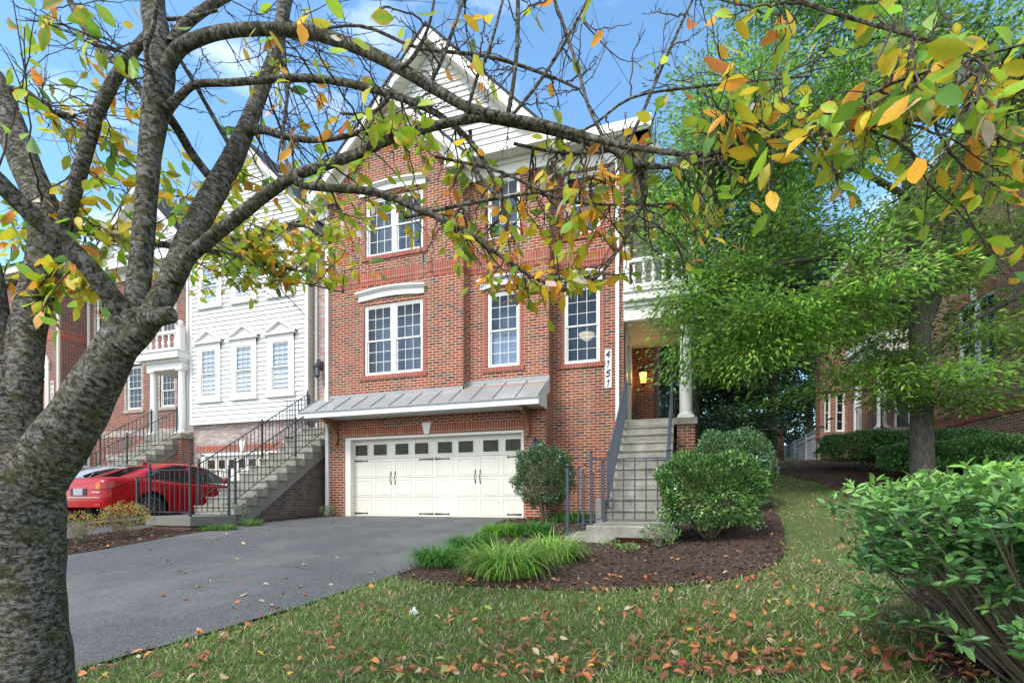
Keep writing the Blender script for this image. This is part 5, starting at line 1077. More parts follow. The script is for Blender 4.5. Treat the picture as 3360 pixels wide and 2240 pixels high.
# big waxy shrub, front right
fc = (2.06, 3.70); z0 = gz(*fc); e = empty('laurel_shrub', (*fc, z0)); tag(e, 'big bright leaved shrub filling the lower right corner with bare twiggy legs', 'shrub')
m = MB(); rs = random.Random(5); P, D, NN = [], [], []
tops = []
for k in range(300):
    a = rs.uniform(0, 6.283); q = math.sqrt(rs.uniform(0, 1)); X, Y = fc[0] + 1.12 * q * math.cos(a), fc[1] + 1.25 * q * math.sin(a)
    zt = z0 + (1.17 - .20 * q ** 3 + rs.uniform(-.10, .06)) ; tops.append((X, Y, zt))
    b = Vector((fc[0] + .35 * math.cos(a) * q + .1, fc[1] + .35 * math.sin(a) * q, z0 - .03)); t = Vector((X, Y, zt)); mid = b.lerp(t, .5) + Vector((rs.uniform(-.08, .08), rs.uniform(-.08, .08), -.06)); pts = catmull([b, mid, t], 5)
    m.tube(pts, list(np.linspace(.010, .003, len(pts))), 5, seed=k)
    for j in range(9):
        u = t.lerp(mid, rs.uniform(0, .72 if q > .75 else .42)); v = u + Vector((rs.gauss(0, .11), rs.gauss(0, .11), rs.uniform(-.02, .12)))
        if j < 5: m.tube([u, v], [.0025, .0018], 4)
        for _ in range(9):
            dd = Vector((rs.gauss(0, 1), rs.gauss(0, 1), rs.gauss(.35, .5))).normalized(); P.append(v + dd * .008 + (u - v) * rs.uniform(0, .5)); D.append(dd)
for k in range(26):     # lower side sprays
    a = rs.uniform(2.2, 5.2); X, Y = fc[0] + 1.1 * math.cos(a), fc[1] + 1.2 * math.sin(a); z = z0 + rs.uniform(.35, .85)
    u = Vector((fc[0] + .6 * math.cos(a), fc[1] + .6 * math.sin(a), z - .1)); v = Vector((X, Y, z)); m.tube([u, v], [.004, .002], 4)
    for _ in range(26): dd = Vector((rs.gauss(0, 1), rs.gauss(0, 1), rs.gauss(.3, .5))).normalized(); P.append(v.lerp(u, rs.uniform(0, .35)) + dd * .03); D.append(dd)
m.build('stems', 'stem_bark', e)
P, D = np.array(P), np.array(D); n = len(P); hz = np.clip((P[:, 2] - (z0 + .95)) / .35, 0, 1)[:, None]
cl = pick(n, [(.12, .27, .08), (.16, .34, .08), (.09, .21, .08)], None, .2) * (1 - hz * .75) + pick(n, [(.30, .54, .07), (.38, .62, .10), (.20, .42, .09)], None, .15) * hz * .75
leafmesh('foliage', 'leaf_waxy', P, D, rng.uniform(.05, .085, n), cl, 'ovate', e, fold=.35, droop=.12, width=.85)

# ================================================================ oak on the right and trees behind
def leafy_tree(name, label, c, z0, limbs, tips, n, size, pal, w, mat='leaf', shape='lance', bark='oak_bark', spread=.45, group=None, cat='tree', width=1., nclump=60):
    e = empty(name, (c[0], c[1], z0)); tag(e, label, cat, group); m = MB()
    for pts, r0, r1 in limbs: q = catmull(pts, 6); m.tube(q, list(np.linspace(r0, r1, len(q))), 12, wob=.03, seed=len(q))
    tw = MB()
    per = max(1, n // len(tips)); P, D, CF = [], [], []
    for (a, b, sp) in tips:
        a, b = Vector(a), Vector(b); mid = a.lerp(b, .55) + Vector((random.gauss(0, .12), random.gauss(0, .12), .15)); q = catmull([a, mid, b], 4); tw.tube(q, list(np.linspace(.022, .004, len(q))), 4)
        t = rng.uniform(.3, 1.1, per); i = np.clip((t * (len(q) - 1)).astype(int), 0, len(q) - 1); base = np.array([tuple(v) for v in q])[i]
        off = rng.normal(size=(per, 3)) * np.array([sp, sp, sp * .26]); P.append(base + off); dirn = np.array(tuple((b - a).normalized())); CF.append(np.full(per, rng.choice([.55, .8, 1., 1.25, 1.6], p=[.2, .25, .25, .18, .12]))); D.append(off * 1.2 / sp + dirn * .8 + rng.normal(size=(per, 3)) * .6 + np.array([0, 0, -.15]))
    m.build('trunk', bark, e, True); tw.build('twigs', 'oak_bark', e)
    P, D = np.concatenate(P), np.concatenate(D); n = len(P)
    leafmesh('crown', mat, P, D, rng.uniform(.7, 1.3, n) * size, np.clip(pick(n, pal, w, .25) * np.concatenate(CF)[:, None], 0, .8), shape, e, droop=.2, width=width)
    return e
ox, oy = 4.12, 11.45; oz = gz(ox, oy)
T0 = Vector((ox, oy, oz - .1)); V = Vector
limbs = [([T0, (ox - .02, oy, 2.5), (ox - .05, oy + .05, 4.6), (ox - .15, oy + .1, 6.2), (ox - .25, oy + .2, 8), (ox - .3, oy + .3, 10.5)], .205, .07),
         ([(ox, oy, 3.6), (ox + .35, oy + .1, 4.6), (ox + .55, oy + .2, 6.2), (ox + .9, oy + .2, 9)], .12, .05),
         ([(ox + .4, oy + .1, 5.0), (ox + 1.0, oy, 5.9), (ox + 1.9, oy, 7.2)], .09, .035),
         ([(ox + .1, oy - .02, 3.0), (ox + .5, oy - .1, 3.5), (ox + 1.6, oy - .3, 4.1), (ox + 3, oy - .3, 4.7)], .06, .03),
         ([(ox - .02, oy, 4.5), (ox - 1.2, oy - .4, 4.9), (ox - 2.6, oy - .8, 4.8), (ox - 4.0, oy - 1.0, 4.3)], .08, .02),
         ([(ox - .05, oy, 4.0), (ox - 1.0, oy - .6, 4.1), (ox - 2.4, oy - 1.3, 3.8)], .06, .02), ([(ox - .15, oy, 6.0), (ox - 1.4, oy - .5, 6.6), (ox - 3.0, oy - .8, 6.7)], .07, .02),
         ([(ox + .3, oy, 4.4), (ox + 1.4, oy - .5, 5.0), (ox + 2.6, oy - .8, 5.2)], .05, .02)]
tips = []
rs = random.Random(11)
def near_limb(p):
    best = None
    for pts, _, _ in limbs:
        for a in catmull(pts, 4):
            d = (a - p).length + max(0, a.z - p.z) * .8
            if best is None or d < best[0]: best = (d, a)
    return best[1]
ctl = []      # sprays placed as a lopsided layered crown, longer on the left
for k in range(270):
    z = rs.uniform(2.7, 11.2); a = rs.uniform(0, 6.283); rad = (3.7 if z < 7 else 3.7 - (z - 7) * .32) * (.35 + .65 * math.sqrt(rs.random()))
    x, y = ox - .9 + rad * 1.15 * math.cos(a), oy + .2 + rad * .85 * math.sin(a)
    if x > ox - .2 and z < 4.1 and rs.random() < .75: continue
    if z < 3.1 and x > ox - 1.4: continue
    if x > ox - .1 and rs.random() < .6: continue
    if y < oy - 2.2 and z < 4.6: continue
    if math.sin(x * 2.3 + 1) * math.sin(z * 2.1 + x) > .55: continue
    p = V((x, y, z - .12 * max(0, rad - 1.5))); fw_ = -p.x * SN + p.y * CS; qx, qy = 1680 + FPX * (p.x * CS + p.y * SN) / fw_, 1642 - FPX * (p.z - ZC) / fw_
    if qx < 2235 and 800 < qy < 1400: continue
    q = near_limb(p); a_ = q.lerp(p, .35) if (q - p).length > 1.2 else q
    ctl.append(p); tips.append((q, p, rs.uniform(.26, .42)))
for px, py, d in ((2960, 700, 9.0), (3080, 760, 8.8), (3180, 820, 8.6), (3290, 760, 8.4), (3340, 900, 8.4), (3120, 930, 8.6), (3240, 1000, 8.4), (3330, 1080, 8.3), (3080, 1100, 8.8), (3180, 1180, 8.5), (3300, 1230, 8.3), (3150, 1290, 8.6), (3250, 1330, 8.4), (3060, 560, 9), (3200, 600, 8.8), (3320, 560, 8.6), (3300, 420, 8.8), (3100, 1220, 8.8), (2960, 1250, 8.8), (2900, 1300, 9.0), (2760, 1230, 9.0), (2080, 800, 9.6), (2160, 900, 9.6), (2200, 760, 9.4), (2300, 860, 9.2), (2420, 900, 9.2), (2140, 1000, 9.8), (2230, 1040, 9.4), (2350, 1120, 9.2), (2500, 1080, 9), (2620, 1050, 9), (2760, 990, 8.8), (2880, 960, 8.6), (2700, 1120, 9), (2180, 1120, 9.9), (2120, 1170, 10.1), (2260, 1180, 9.6), (2900, 1180, 9.4), (2820, 1100, 9.2), (2560, 1180, 9.4), (2420, 1180, 9.4), (2100, 880, 9.8), (2300, 960, 9.2), (2400, 1020, 9.1), (2260, 640, 9.5), (2150, 700, 9.7)):
    if px < 2200 and py > 790: continue
    if px > 3060 and py < 1200 and rs.random() < .35: continue
    p = P3(px * .7, py * .7, d); q = near_limb(p); tips.append((q.lerp(p, .25), p, .34))
leafy_tree('willow_oak', 'tall narrow leaved tree standing right of the grassy path, its boughs hanging over the porch', (ox, oy), oz, limbs, tips, 108000, .108, [(.07, .17, .025), (.12, .27, .035), (.18, .38, .045), (.28, .50, .06), (.42, .60, .10)], [3, 5, 4, 2.4, .9], width=1.6)
DKP = [(.012, .032, .012), (.02, .05, .018), (.032, .075, .025), (.05, .10, .04)]
def bgtree(label, x, y, h, r_, n, pal=DKP, size=.28, trunk=.27, low=2.6):
    z0 = gz(x, y); tp = []; rs = random.Random(int(x * 10 + y)); L = [([V((x, y, z0 - .2)), V((x + .1, y, z0 + h * .4)), V((x, y, z0 + h))], trunk, .05)]
    for k in range(170):
        z = rs.uniform(low, h); rad = r_ * (1.05 - .75 * (z - low) / (h - low)) * math.sqrt(rs.random()); a = rs.uniform(0, 6.283); p = V((x + rad * math.cos(a), y + rad * math.sin(a), z0 + z)); tp.append((V((x, y, z0 + z * .92)).lerp(p, .4), p, .55))
    leafy_tree('evergreen_tree', label, (x, y), z0, L, tp, n, size, pal, None, width=1.6, group='dark trees behind the houses')
bgtree('dark evergreen with a bare thick trunk at the end of the grassy path', 3.72, 26.6, 13, 4.0, 26000, low=3.6)
bgtree('dark evergreen behind the porch column of the middle house', .3, 25, 14, 4.3, 26000, low=1.5)
bgtree('dense dark tree farthest behind the pillar and fence', 7.5, 38, 15, 5.5, 26000, size=.4, low=1.2)
bgtree('dense dark tree farthest behind the middle house porch', -1.5, 33, 16, 5.0, 24000, size=.4, low=1.2)
bgtree('lighter tree farthest back in the gap between the houses', 3.2, 42, 15, 5.5, 24000, [(.03, .07, .02), (.05, .11, .03), (.08, .16, .045)], .42, low=.6)
shrub('back_hedge', 'wild greenery at the foot of the trees past the fence', 'hedge', (1.6, 34), (3.5, 1.5), 2.2, 9000, .14, [(.03, .08, .02), (.06, .14, .03)], base=0, stems=6)
# ================================================================ cherry tree in the foreground
tx, ty = P3(40, 1560, 2.15).x, P3(40, 1560, 2.15).y; tz = gz(tx, ty)
CT = empty('cherry_tree', (tx, ty, tz)); tag(CT, 'grey barked cherry tree leaning in from the left edge, its limbs crossing the view', 'tree')
# (px, py, width px, depth m) along each limb, measured on the photograph; depth gives each its own place in space
LIMB = [
 [(62, 2050, 330, 2.2), (52, 1800, 285, 2.2), (42, 1568, 272, 2.15), (36, 1400, 268, 2.15), (30, 1250, 262, 2.15), (26, 1120, 256, 2.15), (15, 1000, 225, 2.17), (-2, 880, 165, 2.2), (-20, 780, 120, 2.22), (-40, 600, 90, 2.25)],
 [(20, 1020, 170, 2.18), (45, 900, 118, 2.2), (62, 780, 106, 2.25), (88, 650, 98, 2.3), (108, 560, 98, 2.33), (95, 470, 92, 2.38), (60, 380, 88, 2.42), (20, 280, 84, 2.48), (-20, 180, 80, 2.55)],
 [(60, 1130, 190, 2.14), (120, 1040, 168, 2.12), (178, 950, 148, 2.1), (232, 860, 128, 2.08), (280, 775, 110, 2.06), (312, 715, 92, 2.05)],
 [(300, 735, 88, 2.06), (262, 690, 66, 2.0), (205, 615, 60, 1.94), (130, 540, 62, 1.88), (60, 480, 60, 1.82), (-20, 400, 62, 1.75)],
 [(312, 745, 84, 2.06), (318, 660, 72, 2.08), (326, 560, 68, 2.1), (336, 460, 64, 2.12), (345, 360, 66, 2.13), (356, 260, 76, 2.14), (366, 170, 84, 2.14), (362, 90, 74, 2.16), (350, 0, 66, 2.2), (345, -120, 60, 2.25)],
 [(285, 800, 100, 2.04), (335, 745, 90, 2.05), (385, 660, 84, 2.12), (430, 560, 82, 2.2), (480, 465, 76, 2.3), (530, 370, 66, 2.38), (568, 290, 54, 2.45), (600, 210, 46, 2.5), (635, 110, 40, 2.56), (655, 0, 42, 2.62), (668, -100, 40, 2.7)],
 [(400, 640, 60, 2.1), (440, 585, 50, 2.08), (500, 535, 46, 2.06), (560, 487, 42, 2.04), (620, 440, 38, 2.02), (680, 402, 34, 2.0), (760, 376, 30, 1.98), (830, 350, 29, 1.96), (900, 318, 29, 1.94), (970, 296, 28, 1.92), (1060, 276, 28, 1.9), (1150, 264, 26, 1.88)],
 [(375, 165, 70, 2.14), (412, 112, 58, 2.1), (470, 85, 52, 2.06), (540, 70, 48, 2.02), (620, 67, 46, 2.0), (700, 72, 46, 1.98), (780, 95, 42, 1.96), (850, 122, 40, 1.94), (920, 158, 38, 1.92), (1000, 205, 34, 1.9), (1070, 245, 30, 1.88), (1150, 268, 27, 1.87), (1240, 283, 25, 1.86), (1330, 308, 23, 1.84), (1420, 332, 20, 1.8), (1520, 348, 19, 1.76), (1610, 355, 18, 1.72), (1690, 340, 16, 1.66), (1780, 315, 14, 1.6), (1870, 285, 13, 1.54), (1960, 235, 13, 1.48), (2060, 188, 12, 1.42), (2160, 158, 12, 1.36), (2260, 128, 12, 1.3), (2400, 88, 11, 1.24)],
 [(1090, 268, 24, 1.9), (1180, 284, 20, 1.9), (1280, 305, 20, 1.9), (1360, 330, 20, 1.9), (1410, 345, 20, 1.9), (1450, 372, 22, 1.9), (1500, 382, 16, 1.9), (1570, 380, 14, 1.9), (1640, 366, 10, 1.88)],
 [(1448, 370, 16, 1.9), (1470, 395, 16, 1.92), (1482, 445, 14, 1.94), (1462, 495, 10, 1.95), (1435, 550, 8, 1.96), (1395, 610, 6, 1.97), (1370, 640, 4, 1.98)],
 [(1610, 356, 14, 1.72), (1700, 346, 12, 1.68), (1790, 325, 11, 1.64), (1890, 308, 11, 1.6), (1990, 292, 10, 1.56), (2080, 280, 9, 1.53), (2200, 262, 7, 1.5), (2280, 258, 5, 1.48)],
 [(1800, -10, 12, 1.4), (1900, 25, 12, 1.38), (2000, 55, 11, 1.36), (2100, 85, 10, 1.33), (2200, 120, 9, 1.3), (2260, 150, 5, 1.28)],
 [(385, 250, 30, 2.12), (415, 220, 22, 2.1), (450, 194, 19, 2.08), (530, 190, 18, 2.06), (620, 182, 18, 2.04), (710, 180, 18, 2.02), (800, 192, 18, 2.0), (890, 215, 17, 1.98), (960, 240, 16, 1.96), (1020, 272, 13, 1.95), (1080, 325, 12, 1.94), (1120, 385, 11, 1.93), (1150, 450, 9, 1.93), (1165, 520, 6, 1.93)],
 [(575, 300, 26, 2.42), (605, 298, 20, 2.4), (650, 312, 17, 2.38), (720, 322, 14, 2.36), (800, 312, 12, 2.34), (850, 292, 10, 2.3)],
 [(672, 408, 26, 2.0), (700, 424, 20, 1.99), (760, 432, 18, 1.98), (830, 437, 18, 1.97), (890, 450, 17, 1.96), (960, 480, 16, 1.95), (1020, 505, 14, 1.94), (1090, 545, 12, 1.93), (1160, 595, 9, 1.92), (1230, 640, 7, 1.92), (1300, 665, 4, 1.92)],
 [(195, 760, 40, 2.02), (245, 600, 34, 2.04), (292, 455, 33, 2.07), (328, 350, 32, 2.09), (375, 270, 30, 2.12), (440, 160, 26, 2.2), (470, 100, 18, 2.3)][0:0] + [(142, 540, 42, 2.3), (172, 430, 40, 2.28), (205, 320, 38, 2.26), (232, 245, 36, 2.24), (265, 180, 34, 2.2), (312, 112, 28, 2.16), (350, 70, 24, 2.15)],
 [(150, -20, 18, 2.4), (185, 50, 20, 2.36), (228, 105, 20, 2.3), (272, 150, 20, 2.26), (320, 205, 18, 2.22), (350, 240, 14, 2.18)],
 [(388, 268, 24, 2.2), (415, 310, 24, 2.28), (442, 355, 23, 2.36), (478, 402, 22, 2.4)],
 [(415, 140, 10, 2.3), (448, 195, 10, 2.32), (478, 248, 11, 2.36), (530, 340, 12, 2.42)],
 [(362, -20, 12, 2.0), (352, 60, 12, 2.0), (336, 115, 12, 2.0), (348, 165, 11, 2.02), (360, 190, 10, 2.05)],
 [(10, 205, 26, 2.55), (60, 215, 24, 2.55), (100, 245, 22, 2.56), (130, 262, 18, 2.58), (170, 266, 14, 2.6)],
 [(395, 105, 34, 2.15), (420, 62, 28, 2.2), (470, 22, 26, 2.25), (520, -10, 24, 2.3)],
 [(385, 45, 10, 2.2), (440, 40, 9, 2.2), (500, 24, 8, 2.2)],
 [(150, 520, 22, 2.5), (250, 545, 20, 2.9), (360, 560, 18, 3.2), (480, 575, 16, 3.5), (580, 600, 13, 3.7), (680, 620, 8, 3.9)],
 [(560, 575, 12, 3.6), (620, 530, 10, 3.7), (700, 520, 6, 3.8), (760, 560, 4, 3.9)],
 [(590, 607, 8, 3.7), (650, 640, 6, 3.9), (720, 655, 4, 4.0), (790, 672, 3, 4.1)],
 [(0, 660, 20, 2.6), (60, 640, 14, 2.8), (140, 600, 10, 3.0)],
 [(1165, 272, 12, 1.88), (1178, 200, 10, 1.86), (1188, 100, 10, 1.84), (1190, -20, 10, 1.82)],
 [(1172, 270, 8, 1.9), (1230, 200, 8, 1.9), (1290, 110, 7, 1.9), (1360, -20, 6, 1.9)],
 [(1390, 325, 8, 1.82), (1350, 240, 8, 1.84), (1325, 150, 8, 1.86), (1270, -10, 7, 1.88)],
 [(1440, 335, 9, 1.8), (1480, 250, 8, 1.8), (1540, 110, 7, 1.8), (1600, -20, 6, 1.8)],
 [(985, 195, 10, 1.9), (1010, 150, 8, 1.88), (1040, 70, 8, 1.86), (1070, -20, 7, 1.84)],
 [(1070, 270, 9, 1.88), (1095, 180, 8, 1.86), (1125, 110, 7, 1.85), (1160, -20, 6, 1.84)],
 [(920, 158, 8, 1.9), (950, 130, 10, 1.88), (985, 60, 7, 1.84), (1000, -20, 6, 1.8)],
 [(700, 75, 5, 2.0), (830, 60, 7, 2.0), (960, 110, 8, 2.0), (1120, 130, 8, 2.0), (1250, 170, 7, 2.0), (1330, 205, 5, 2.0)],
 [(1250, 290, 7, 1.9), (1340, 300, 6, 1.9), (1450, 225, 6, 1.9), (1600, 200, 6, 1.86), (1750, 185, 5, 1.8), (1860, 175, 5, 1.75)],
 [(1180, 330, 8, 1.95), (1280, 350, 7, 1.95), (1380, 350, 6, 1.95), (1500, 330, 5, 1.95)],
 [(1000, 360, 7, 1.95), (1150, 395, 7, 1.95), (1280, 455, 7, 1.95), (1400, 470, 6, 1.95), (1550, 468, 4, 1.95)],
 [(930, 500, 8, 1.95), (1060, 470, 9, 1.95), (1180, 450, 7, 1.95), (1300, 430, 5, 1.95), (1400, 390, 4, 1.95)],
 [(640, 75, 8, 2.4), (660, 200, 9, 2.4), (648, 330, 9, 2.35), (672, 400, 10, 2.05)],
 [(1080, 300, 9, 1.92), (1090, 380, 8, 1.92), (1130, 440, 7, 1.92), (1180, 480, 5, 1.92)],
 [(900, 215, 9, 1.95), (870, 250, 8, 1.96), (830, 262, 8, 1.97), (780, 260, 5, 1.97)],
]
trunk = MB(); samp = []
for li, L in enumerate(LIMB):
    pts = [P3(a + (10 if li == 0 and b > 1100 else 0), b, d) for a, b, _, d in L]; rad = [w_ * (.94 if w_ > 45 else 1) * math.cos(math.atan((a * 1.42857 - 1680) / FPX)) * ({3: .9, 4: .93, 5: .80, 6: .74, 7: .70, 8: .85}.get(li, 1)) * 1.42857 * d / FPX / 2 for a, _, w_, d in L]
    nn = 7 if rad[0] > .02 else 4; q = catmull(pts, nn); rr = list(np.interp(np.linspace(0, len(L) - 1, len(q)), range(len(L)), rad))
    big = rad[0] > .03; trunk.tube(q, rr, 28 if big else (14 if rad[0] > .012 else 7), wob=.045 if big else .03, seed=li, caps=True)
    for a, r_ in zip(q[::2], rr[::2]): samp.append((a, r_, li))
# pruned stub with a healed rim below the fork
a, b = P3(335, 735, 1.99), P3(392, 722, 1.95); r0 = .028
trunk.tube([a, a.lerp(b, .5), a.lerp(b, .9), b, b + (b - a) * .05], [.040, .033, .030, .031, .024], 16, wob=.05, seed=3); trunk.tube([b + (b - a) * .03, b + (b - a) * .07], [.014, .010], 10)
trunk.build('trunk', 'cherry_bark', CT, True)
SP = np.array([tuple(s[0]) for s in samp]); SR = np.array([s[1] for s in samp])
tw = MB(); LP, LD, LS, LC = [], [], [], []
GRN, YEL, ORG, PAL = [(.27, .50, .02), (.19, .40, .025), (.36, .58, .02), (.13, .30, .04)], [(.68, .56, .02), (.56, .58, .03), (.78, .50, .02)], [(.85, .32, .02), (.88, .42, .03), (.78, .22, .03)], [(.62, .66, .58), (.82, .58, .48)]
MIXP = {'g': (.86, .08, .05, .01), 'gy': (.60, .26, .11, .03), 'yo': (.30, .33, .31, .06), 'o': (.05, .35, .55, .05), 'ry': (.50, .24, .22, .04)}
def leafcol(mix):
    p = MIXP[mix]; r_ = random.random(); acc = 0
    for f, S_ in zip(p, (GRN, YEL, ORG, PAL)):
        acc += f
        if r_ < acc: c = random.choice(S_); k = random.uniform(.8, 1.2); return (min(.9, c[0] * k * random.uniform(.9, 1.1)), min(.9, c[1] * k), c[2] * k)
    return GRN[0]
def twig(q, target, nl, size, mix, r0, side=True):
    L = (target - q).length; mid = q.lerp(target, .5) + Vector((random.gauss(0, .06), random.gauss(0, .06), random.gauss(.01, .06))) * L
    pts = catmull([q, mid, target], 6); pts = [p + Vector((random.gauss(0, .003), random.gauss(0, .003), random.gauss(0, .003))) if 0 < i < len(pts) - 1 else p for i, p in enumerate(pts)]
    tw.tube(pts, list(np.linspace(r0, max(.0009, r0 * .28), len(pts))), 5, caps=False)
    d0 = (target - q).normalized()
    for i in range(2, len(pts) - 1):        # buds / spurs
        if random.random() < .55: v = Vector((random.gauss(0, 1), random.gauss(0, 1), random.gauss(0, 1))).normalized(); tw.tube([pts[i], pts[i] + (d0 * .5 + v) * random.uniform(.006, .02)], [.0018, .0012], 4)
    ends = [(pts, nl)]
    if side:
        for _ in range(random.randint(1, 3)):
            i = random.randint(3, len(pts) - 3); v = (d0 * 1.1 + Vector((random.gauss(0, .6), random.gauss(0, .6), random.gauss(-.05, .6)))).normalized(); e_ = pts[i] + v * L * random.uniform(.22, .5)
            p2 = catmull([pts[i], pts[i].lerp(e_, .5) + Vector((0, 0, random.gauss(0, .03) * L)), e_], 3); tw.tube(p2, list(np.linspace(r0 * .5, .0008, len(p2))), 4, caps=False); ends.append((p2, max(0, nl // 2)))
    for P_, k in ends:
        for j in range(k):
            t = 1 - random.random() ** 1.3 * .75; i = min(len(P_) - 2, int(t * (len(P_) - 1))); p = P_[i].lerp(P_[i + 1], t * (len(P_) - 1) - i)
            v = (d0 * .35 + Vector((random.gauss(0, .7), random.gauss(0, .7), random.gauss(-.45, .5)))).normalized(); s = random.uniform(.006, .018)
            tw.tube([p, p + v * s], [.0009, .0007], 3, caps=False); LP.append(tuple(p + v * s)); LD.append(tuple(v)); LS.append(size * random.uniform(.65, 1.15)); LC.append(leafcol(mix))
def region(x0, y0, x1, y1, d0, d1, n, nl, size, mix, maxl=.9, r0=.004, dens=None):
    for _ in range(n):
        px, py = random.uniform(x0, x1), random.uniform(y0, y1); T = P3(px, py, random.uniform(d0, d1)); dd = np.linalg.norm(SP - np.array(T), axis=1); dd = dd + (SR > .05) * .3 + (dd < .12) * 2
        q = Vector(SP[rng.choice(np.argsort(dd)[:7])])
        if (q - T).length > maxl: q = T.lerp(q, maxl / (q - T).length); 
        k = max(0, int(round(random.gauss(nl, nl * .35)))) if nl >= 1 else (1 if random.random() < nl else 0)
        twig(q, T, k, size, mix, r0)
        global_pts.append(T)
global_pts = []
region(120, 300, 440, 700, 2.3, 3.2, 44, 5, .085, 'gy', 1.1); region(150, 160, 330, 330, 2.4, 3.0, 10, 3, .07, 'yo')
region(0, 0, 110, 90, 1.25, 1.6, 5, 5, .085, 'g', .6); region(0, 100, 130, 330, 2.0, 2.6, 7, 2, .085, 'g')
region(0, 430, 190, 740, 2.1, 2.8, 20, 5, .085, 'gy'); region(60, 640, 220, 700, 2.0, 2.3, 4, 4, .085, 'gy')
region(420, 480, 560, 680, 3.3, 4.2, 28, 6, .085, 'g', 1.2); region(540, 500, 790, 650, 3.4, 4.4, 52, 6, .085, 'gy', 1.3); region(420, 380, 560, 520, 2.6, 3.6, 16, 4, .085, 'gy')
region(700, 400, 850, 620, 3.0, 4.0, 18, 4, .085, 'yo', 1.2); region(540, 370, 760, 480, 2.3, 3.3, 14, 2, .085, 'ry')
region(740, 330, 1100, 520, 1.9, 2.5, 22, 3, .064, 'gy', .8); region(840, 240, 1010, 330, 1.8, 2.2, 8, 3, .09, 'g', .6)
region(1040, 480, 1360, 670, 1.8, 2.3, 28, 3.5, .064, 'ry', .8); region(1000, 440, 1420, 560, 1.8, 2.4, 14, 3, .062, 'yo', .8); region(1290, 380, 1420, 540, 1.8, 2.1, 8, 3, .08, 'o', .6)
region(1060, 300, 1450, 450, 1.75, 2.2, 18, 2.2, .066, 'ry', .7); region(1180, 600, 1400, 690, 1.85, 2.1, 8, 4, .064, 'yo', .6)
region(1450, 250, 1760, 480, 1.6, 2.0, 13, 2, .068, 'gy', .7); region(1480, 480, 1720, 640, 1.8, 2.3, 10, 2, .065, 'gy', .8)
region(1600, 0, 1900, 260, 1.35, 1.8, 14, 2.6, .085, 'ry', .6); region(1860, 0, 2352, 330, 1.15, 1.6, 32, 3.6, .082, 'gy', .5); region(1640, 240, 2100, 380, 1.4, 1.7, 14, 2.4, .08, 'gy', .5)
region(1900, 380, 2060, 440, 1.5, 1.6, 2, 5, .08, 'g', .4); region(2200, 300, 2352, 480, 1.4, 1.7, 8, 3, .08, 'gy', .5); region(2180, 560, 2330, 640, 1.6, 1.7, 2, 5, .075, 'gy', .7)
region(380, 0, 1120, 280, 1.9, 3.0, 60, .35, .08, 'ry', 1.0, .003); region(900, 0, 1650, 260, 1.7, 2.4, 70, .3, .085, 'ry', .9, .003); region(0, 0, 400, 330, 2.0, 3.0, 40, .5, .08, 'ry', 1.0, .003)
region(600, 180, 900, 330, 2.0, 2.8, 22, .8, .08, 'o', .9, .003); region(940, 330, 1500, 640, 1.9, 2.3, 44, .5, .062, 'yo', .9, .003); region(1400, 380, 1700, 680, 1.9, 2.3, 18, .6, .065, 'gy', .8, .003); region(1560, 0, 2352, 560, 1.3, 2.0, 40, .7, .08, 'ry', .7, .003)
region(480, 700, 720, 745, 2.3, 2.4, 3, 0, .08, 'g', .9, .003); region(540, 20, 1200, 60, 1.4, 1.7, 7, 2, .085, 'yo', .5); region(360, 90, 760, 300, 2.2, 3.2, 30, .6, .07, 'yo', 1.0, .0028)
tw.build('twigs', 'twig_bark', CT)
n = len(LP); LCa = np.array(LC); kk = rng.uniform(0, 1, (n, 1)) ** 2.2; ED = np.clip(LCa * (1 - kk) + np.array([.8, .36, .03]) * kk, 0, .9) * rng.uniform(.85, 1.1, (n, 1)); LDn = np.array(LD); NN = rng.normal(size=(n, 3)); NN[:, 1] -= .5; NN[:, 2] += .2
leafmesh('crown', 'leaf', LP, LDn, np.array(LS), np.array(LC), 'ovate', CT, NN, fold=.2, droop=.16, width=1.0, curl=.16, edge=ED)

# ================================================================ fallen leaves
FC = {'orange': (.50, .20, .07), 'brown': (.26, .115, .06), 'yellow': (.58, .40, .06), 'pale': (.50, .38, .25), 'red': (.40, .09, .06), 'green': (.30, .34, .10)}
pro = {}
for k, c in FC.items():
    for j in range(3):
        u = rng.normal(size=3) * .1; me = leafmesh('fallen_leaf', 'dry_leaf', [(-.04, 0, 0)], [(1, .02, .0)], [.08], [np.clip(np.array(c) * (1 + u * .8), 0, 1)], 'ovate', None, [(0, .1 * (j - 1), 1)], fold=(.5, -.35, .9)[j], droop=(.5, -.4, .3)[j], width=1.3, mesh_only=True); pro.setdefault(k, []).append(me)
def fl(k, x, y, s, place, lift=.012):
    o = bpy.data.objects.new('fallen_leaf', random.choice(pro[k])); sc.collection.objects.link(o); o.location = (x, y, gz(x, y) + lift + .012); o.scale = (s,) * 3; o.rotation_euler = (random.gauss(0, .25), random.gauss(0, .25), random.uniform(0, 6.28))
    tag(o, {'orange': 'dry orange fallen leaf ', 'brown': 'curled brown fallen leaf ', 'yellow': 'yellow fallen leaf ', 'pale': 'pale tan fallen leaf ', 'red': 'reddish fallen leaf ', 'green': 'dull green fallen leaf '}[k] + place, 'leaf', 'fallen leaves')
dl = [(1250, 1462), (1040, 1490), (1290, 1410), (620, 1232), (950, 1420), (720, 1350)]
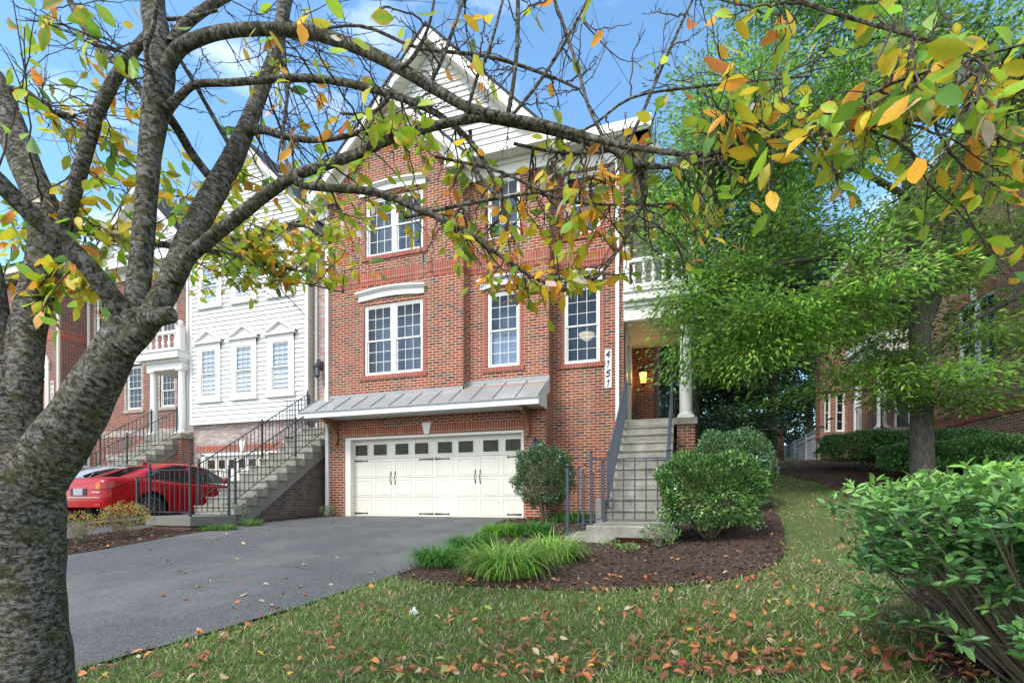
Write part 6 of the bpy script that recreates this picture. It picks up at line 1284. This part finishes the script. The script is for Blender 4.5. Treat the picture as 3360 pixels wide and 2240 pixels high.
DLV = [(385, 1290, 'red'), (390, 1298, 'pale'), (545, 1285, 'green'), (520, 1227, 'pale'), (495, 1250, 'pale'), (560, 1250, 'pale'), (345, 1265, 'orange'), (775, 1283, 'pale'), (410, 1315, 'brown'), (425, 1318, 'orange'), (480, 1335, 'pale'), (455, 1350, 'green'), (550, 1345, 'brown'), (655, 1330, 'pale'), (690, 1350, 'pale'), (760, 1345, 'pale'), (375, 1372, 'orange'), (600, 1385, 'pale'), (560, 1370, 'pale'), (620, 1395, 'pale'), (540, 1400, 'brown'), (650, 1365, 'orange'), (700, 1370, 'red'), (635, 1400, 'red'), (545, 1385, 'orange'), (425, 1380, 'orange'), (640, 1410, 'pale'), (460, 1455, 'pale'), (575, 1445, 'pale'), (370, 1510, 'pale'), (425, 1512, 'pale'), (560, 1490, 'green'), (650, 1460, 'pale'), (540, 1465, 'orange'), (310, 1560, 'brown'), (880, 1395, 'brown'), (940, 1290, 'orange'), (1010, 1265, 'pale'), (850, 1318, 'pale'), (965, 1320, 'pale'), (1080, 1250, 'pale'), (700, 1300, 'pale'), (610, 1345, 'pale'), (890, 1345, 'pale')]
cnt = 0
for px, py, k in DLV:
    X, Y = ray(px * 1.0, py * 1.0)
    if inpoly(DRIVE, np.array([X]), np.array([Y]))[0]: fl(k, X, Y, random.uniform(.8, 1.15), 'on the asphalt driveway', .008); cnt += 1
cand = []
while len(cand) < 900:
    py = 1345 + 225 * random.random() ** .8; px = random.uniform(180, 2352)
    if random.random() > (.25 + .75 * min(1, px / 1500)) * (1 if py > 1380 else .6): continue
    X, Y = ray(px, py)
    if inpoly(DRIVE, np.array([X]), np.array([Y]))[0]: continue
    if math.sin(X * 3.1 + 1.7 * math.sin(Y * 2.3)) * math.sin(Y * 3.7 + X) < -.1 and random.random() < .65: continue
    cand.append((X, Y, -X * SN + Y * CS))
cand.sort(key=lambda c: c[2]); K = list(FC)
near_n = 300 - cnt; rest = cand[near_n:]
for X, Y, d in cand[:near_n]:
    k = random.choices(K, [5, 7, .8, 1.6, 1.4, .5])[0]; fl(k, X, Y, random.uniform(.65, 1.15), 'lying in the lawn grass', .03)
# farther and smaller ones together
for _ in range(420):
    px, py = random.choice([(random.uniform(1750, 2120), random.uniform(1110, 1345)), (random.uniform(900, 1800), random.uniform(1325, 1362)), (random.uniform(1330, 1800), random.uniform(1200, 1350)), (random.uniform(150, 420), random.uniform(1228, 1262)), (random.uniform(420, 780), random.uniform(1185, 1225))]); X, Y = ray(px, py)
    if inpoly(DRIVE, np.array([X]), np.array([Y]))[0] and random.random() < .9: continue
    rest.append((X, Y, 0))
R_ = np.array([(a, b) for a, b, _ in rest]); n = len(R_); d = rng.normal(size=(n, 3)); d[:, 2] *= .3
Nn = rng.normal(size=(n, 3)) * .35 + np.array([0, 0, 1.])
o = leafmesh('scattered_leaves', 'dry_leaf', np.stack([R_[:, 0], R_[:, 1], ground(R_[:, 0], R_[:, 1]) + .04], 1), d, rng.uniform(.045, .085, n), pick(n, [FC[k] for k in FC], [5, 8, .6, 1.3, 1.3, .3], .2), 'ovate', None, Nn, fold=.4, droop=.35, width=1.2, curl=.25)
tag(o, 'small fallen autumn leaves scattered over the beds and the far lawn', 'fallen leaves', kind='stuff')
# things lying about
q = MB(); X, Y = ray(948, 1412); z = gz(X, Y) + .03
m = leafmesh('white_flower', 'dry_leaf', np.array([(X, Y, z)] * 7), rdir(7, .3), .055, np.array([(.8, .8, .76)] * 7), 'round', None, width=1.3); tag(m, 'small white blossom lying in the grass near the driveway edge', 'flower')
for px, py, k, s in ((1497, 745, 0, 0),): pass
m = MB(); X, Y = ray(1790, 1100 - 22); z = gz(X, Y) + .02; m.tube([(X - .07, Y, z), (X - .02, Y + .01, z + .03), (X + .03, Y, z + .02), (X + .08, Y + .02, z)], [.02, .035, .03, .015], 7); plain('blue_plastic', (.03, .16, .5), .4); o = m.build('plastic_wrapper', 'blue_plastic', None, True); tag(o, 'crumpled blue plastic scrap on the dirt at the top of the path', 'litter')
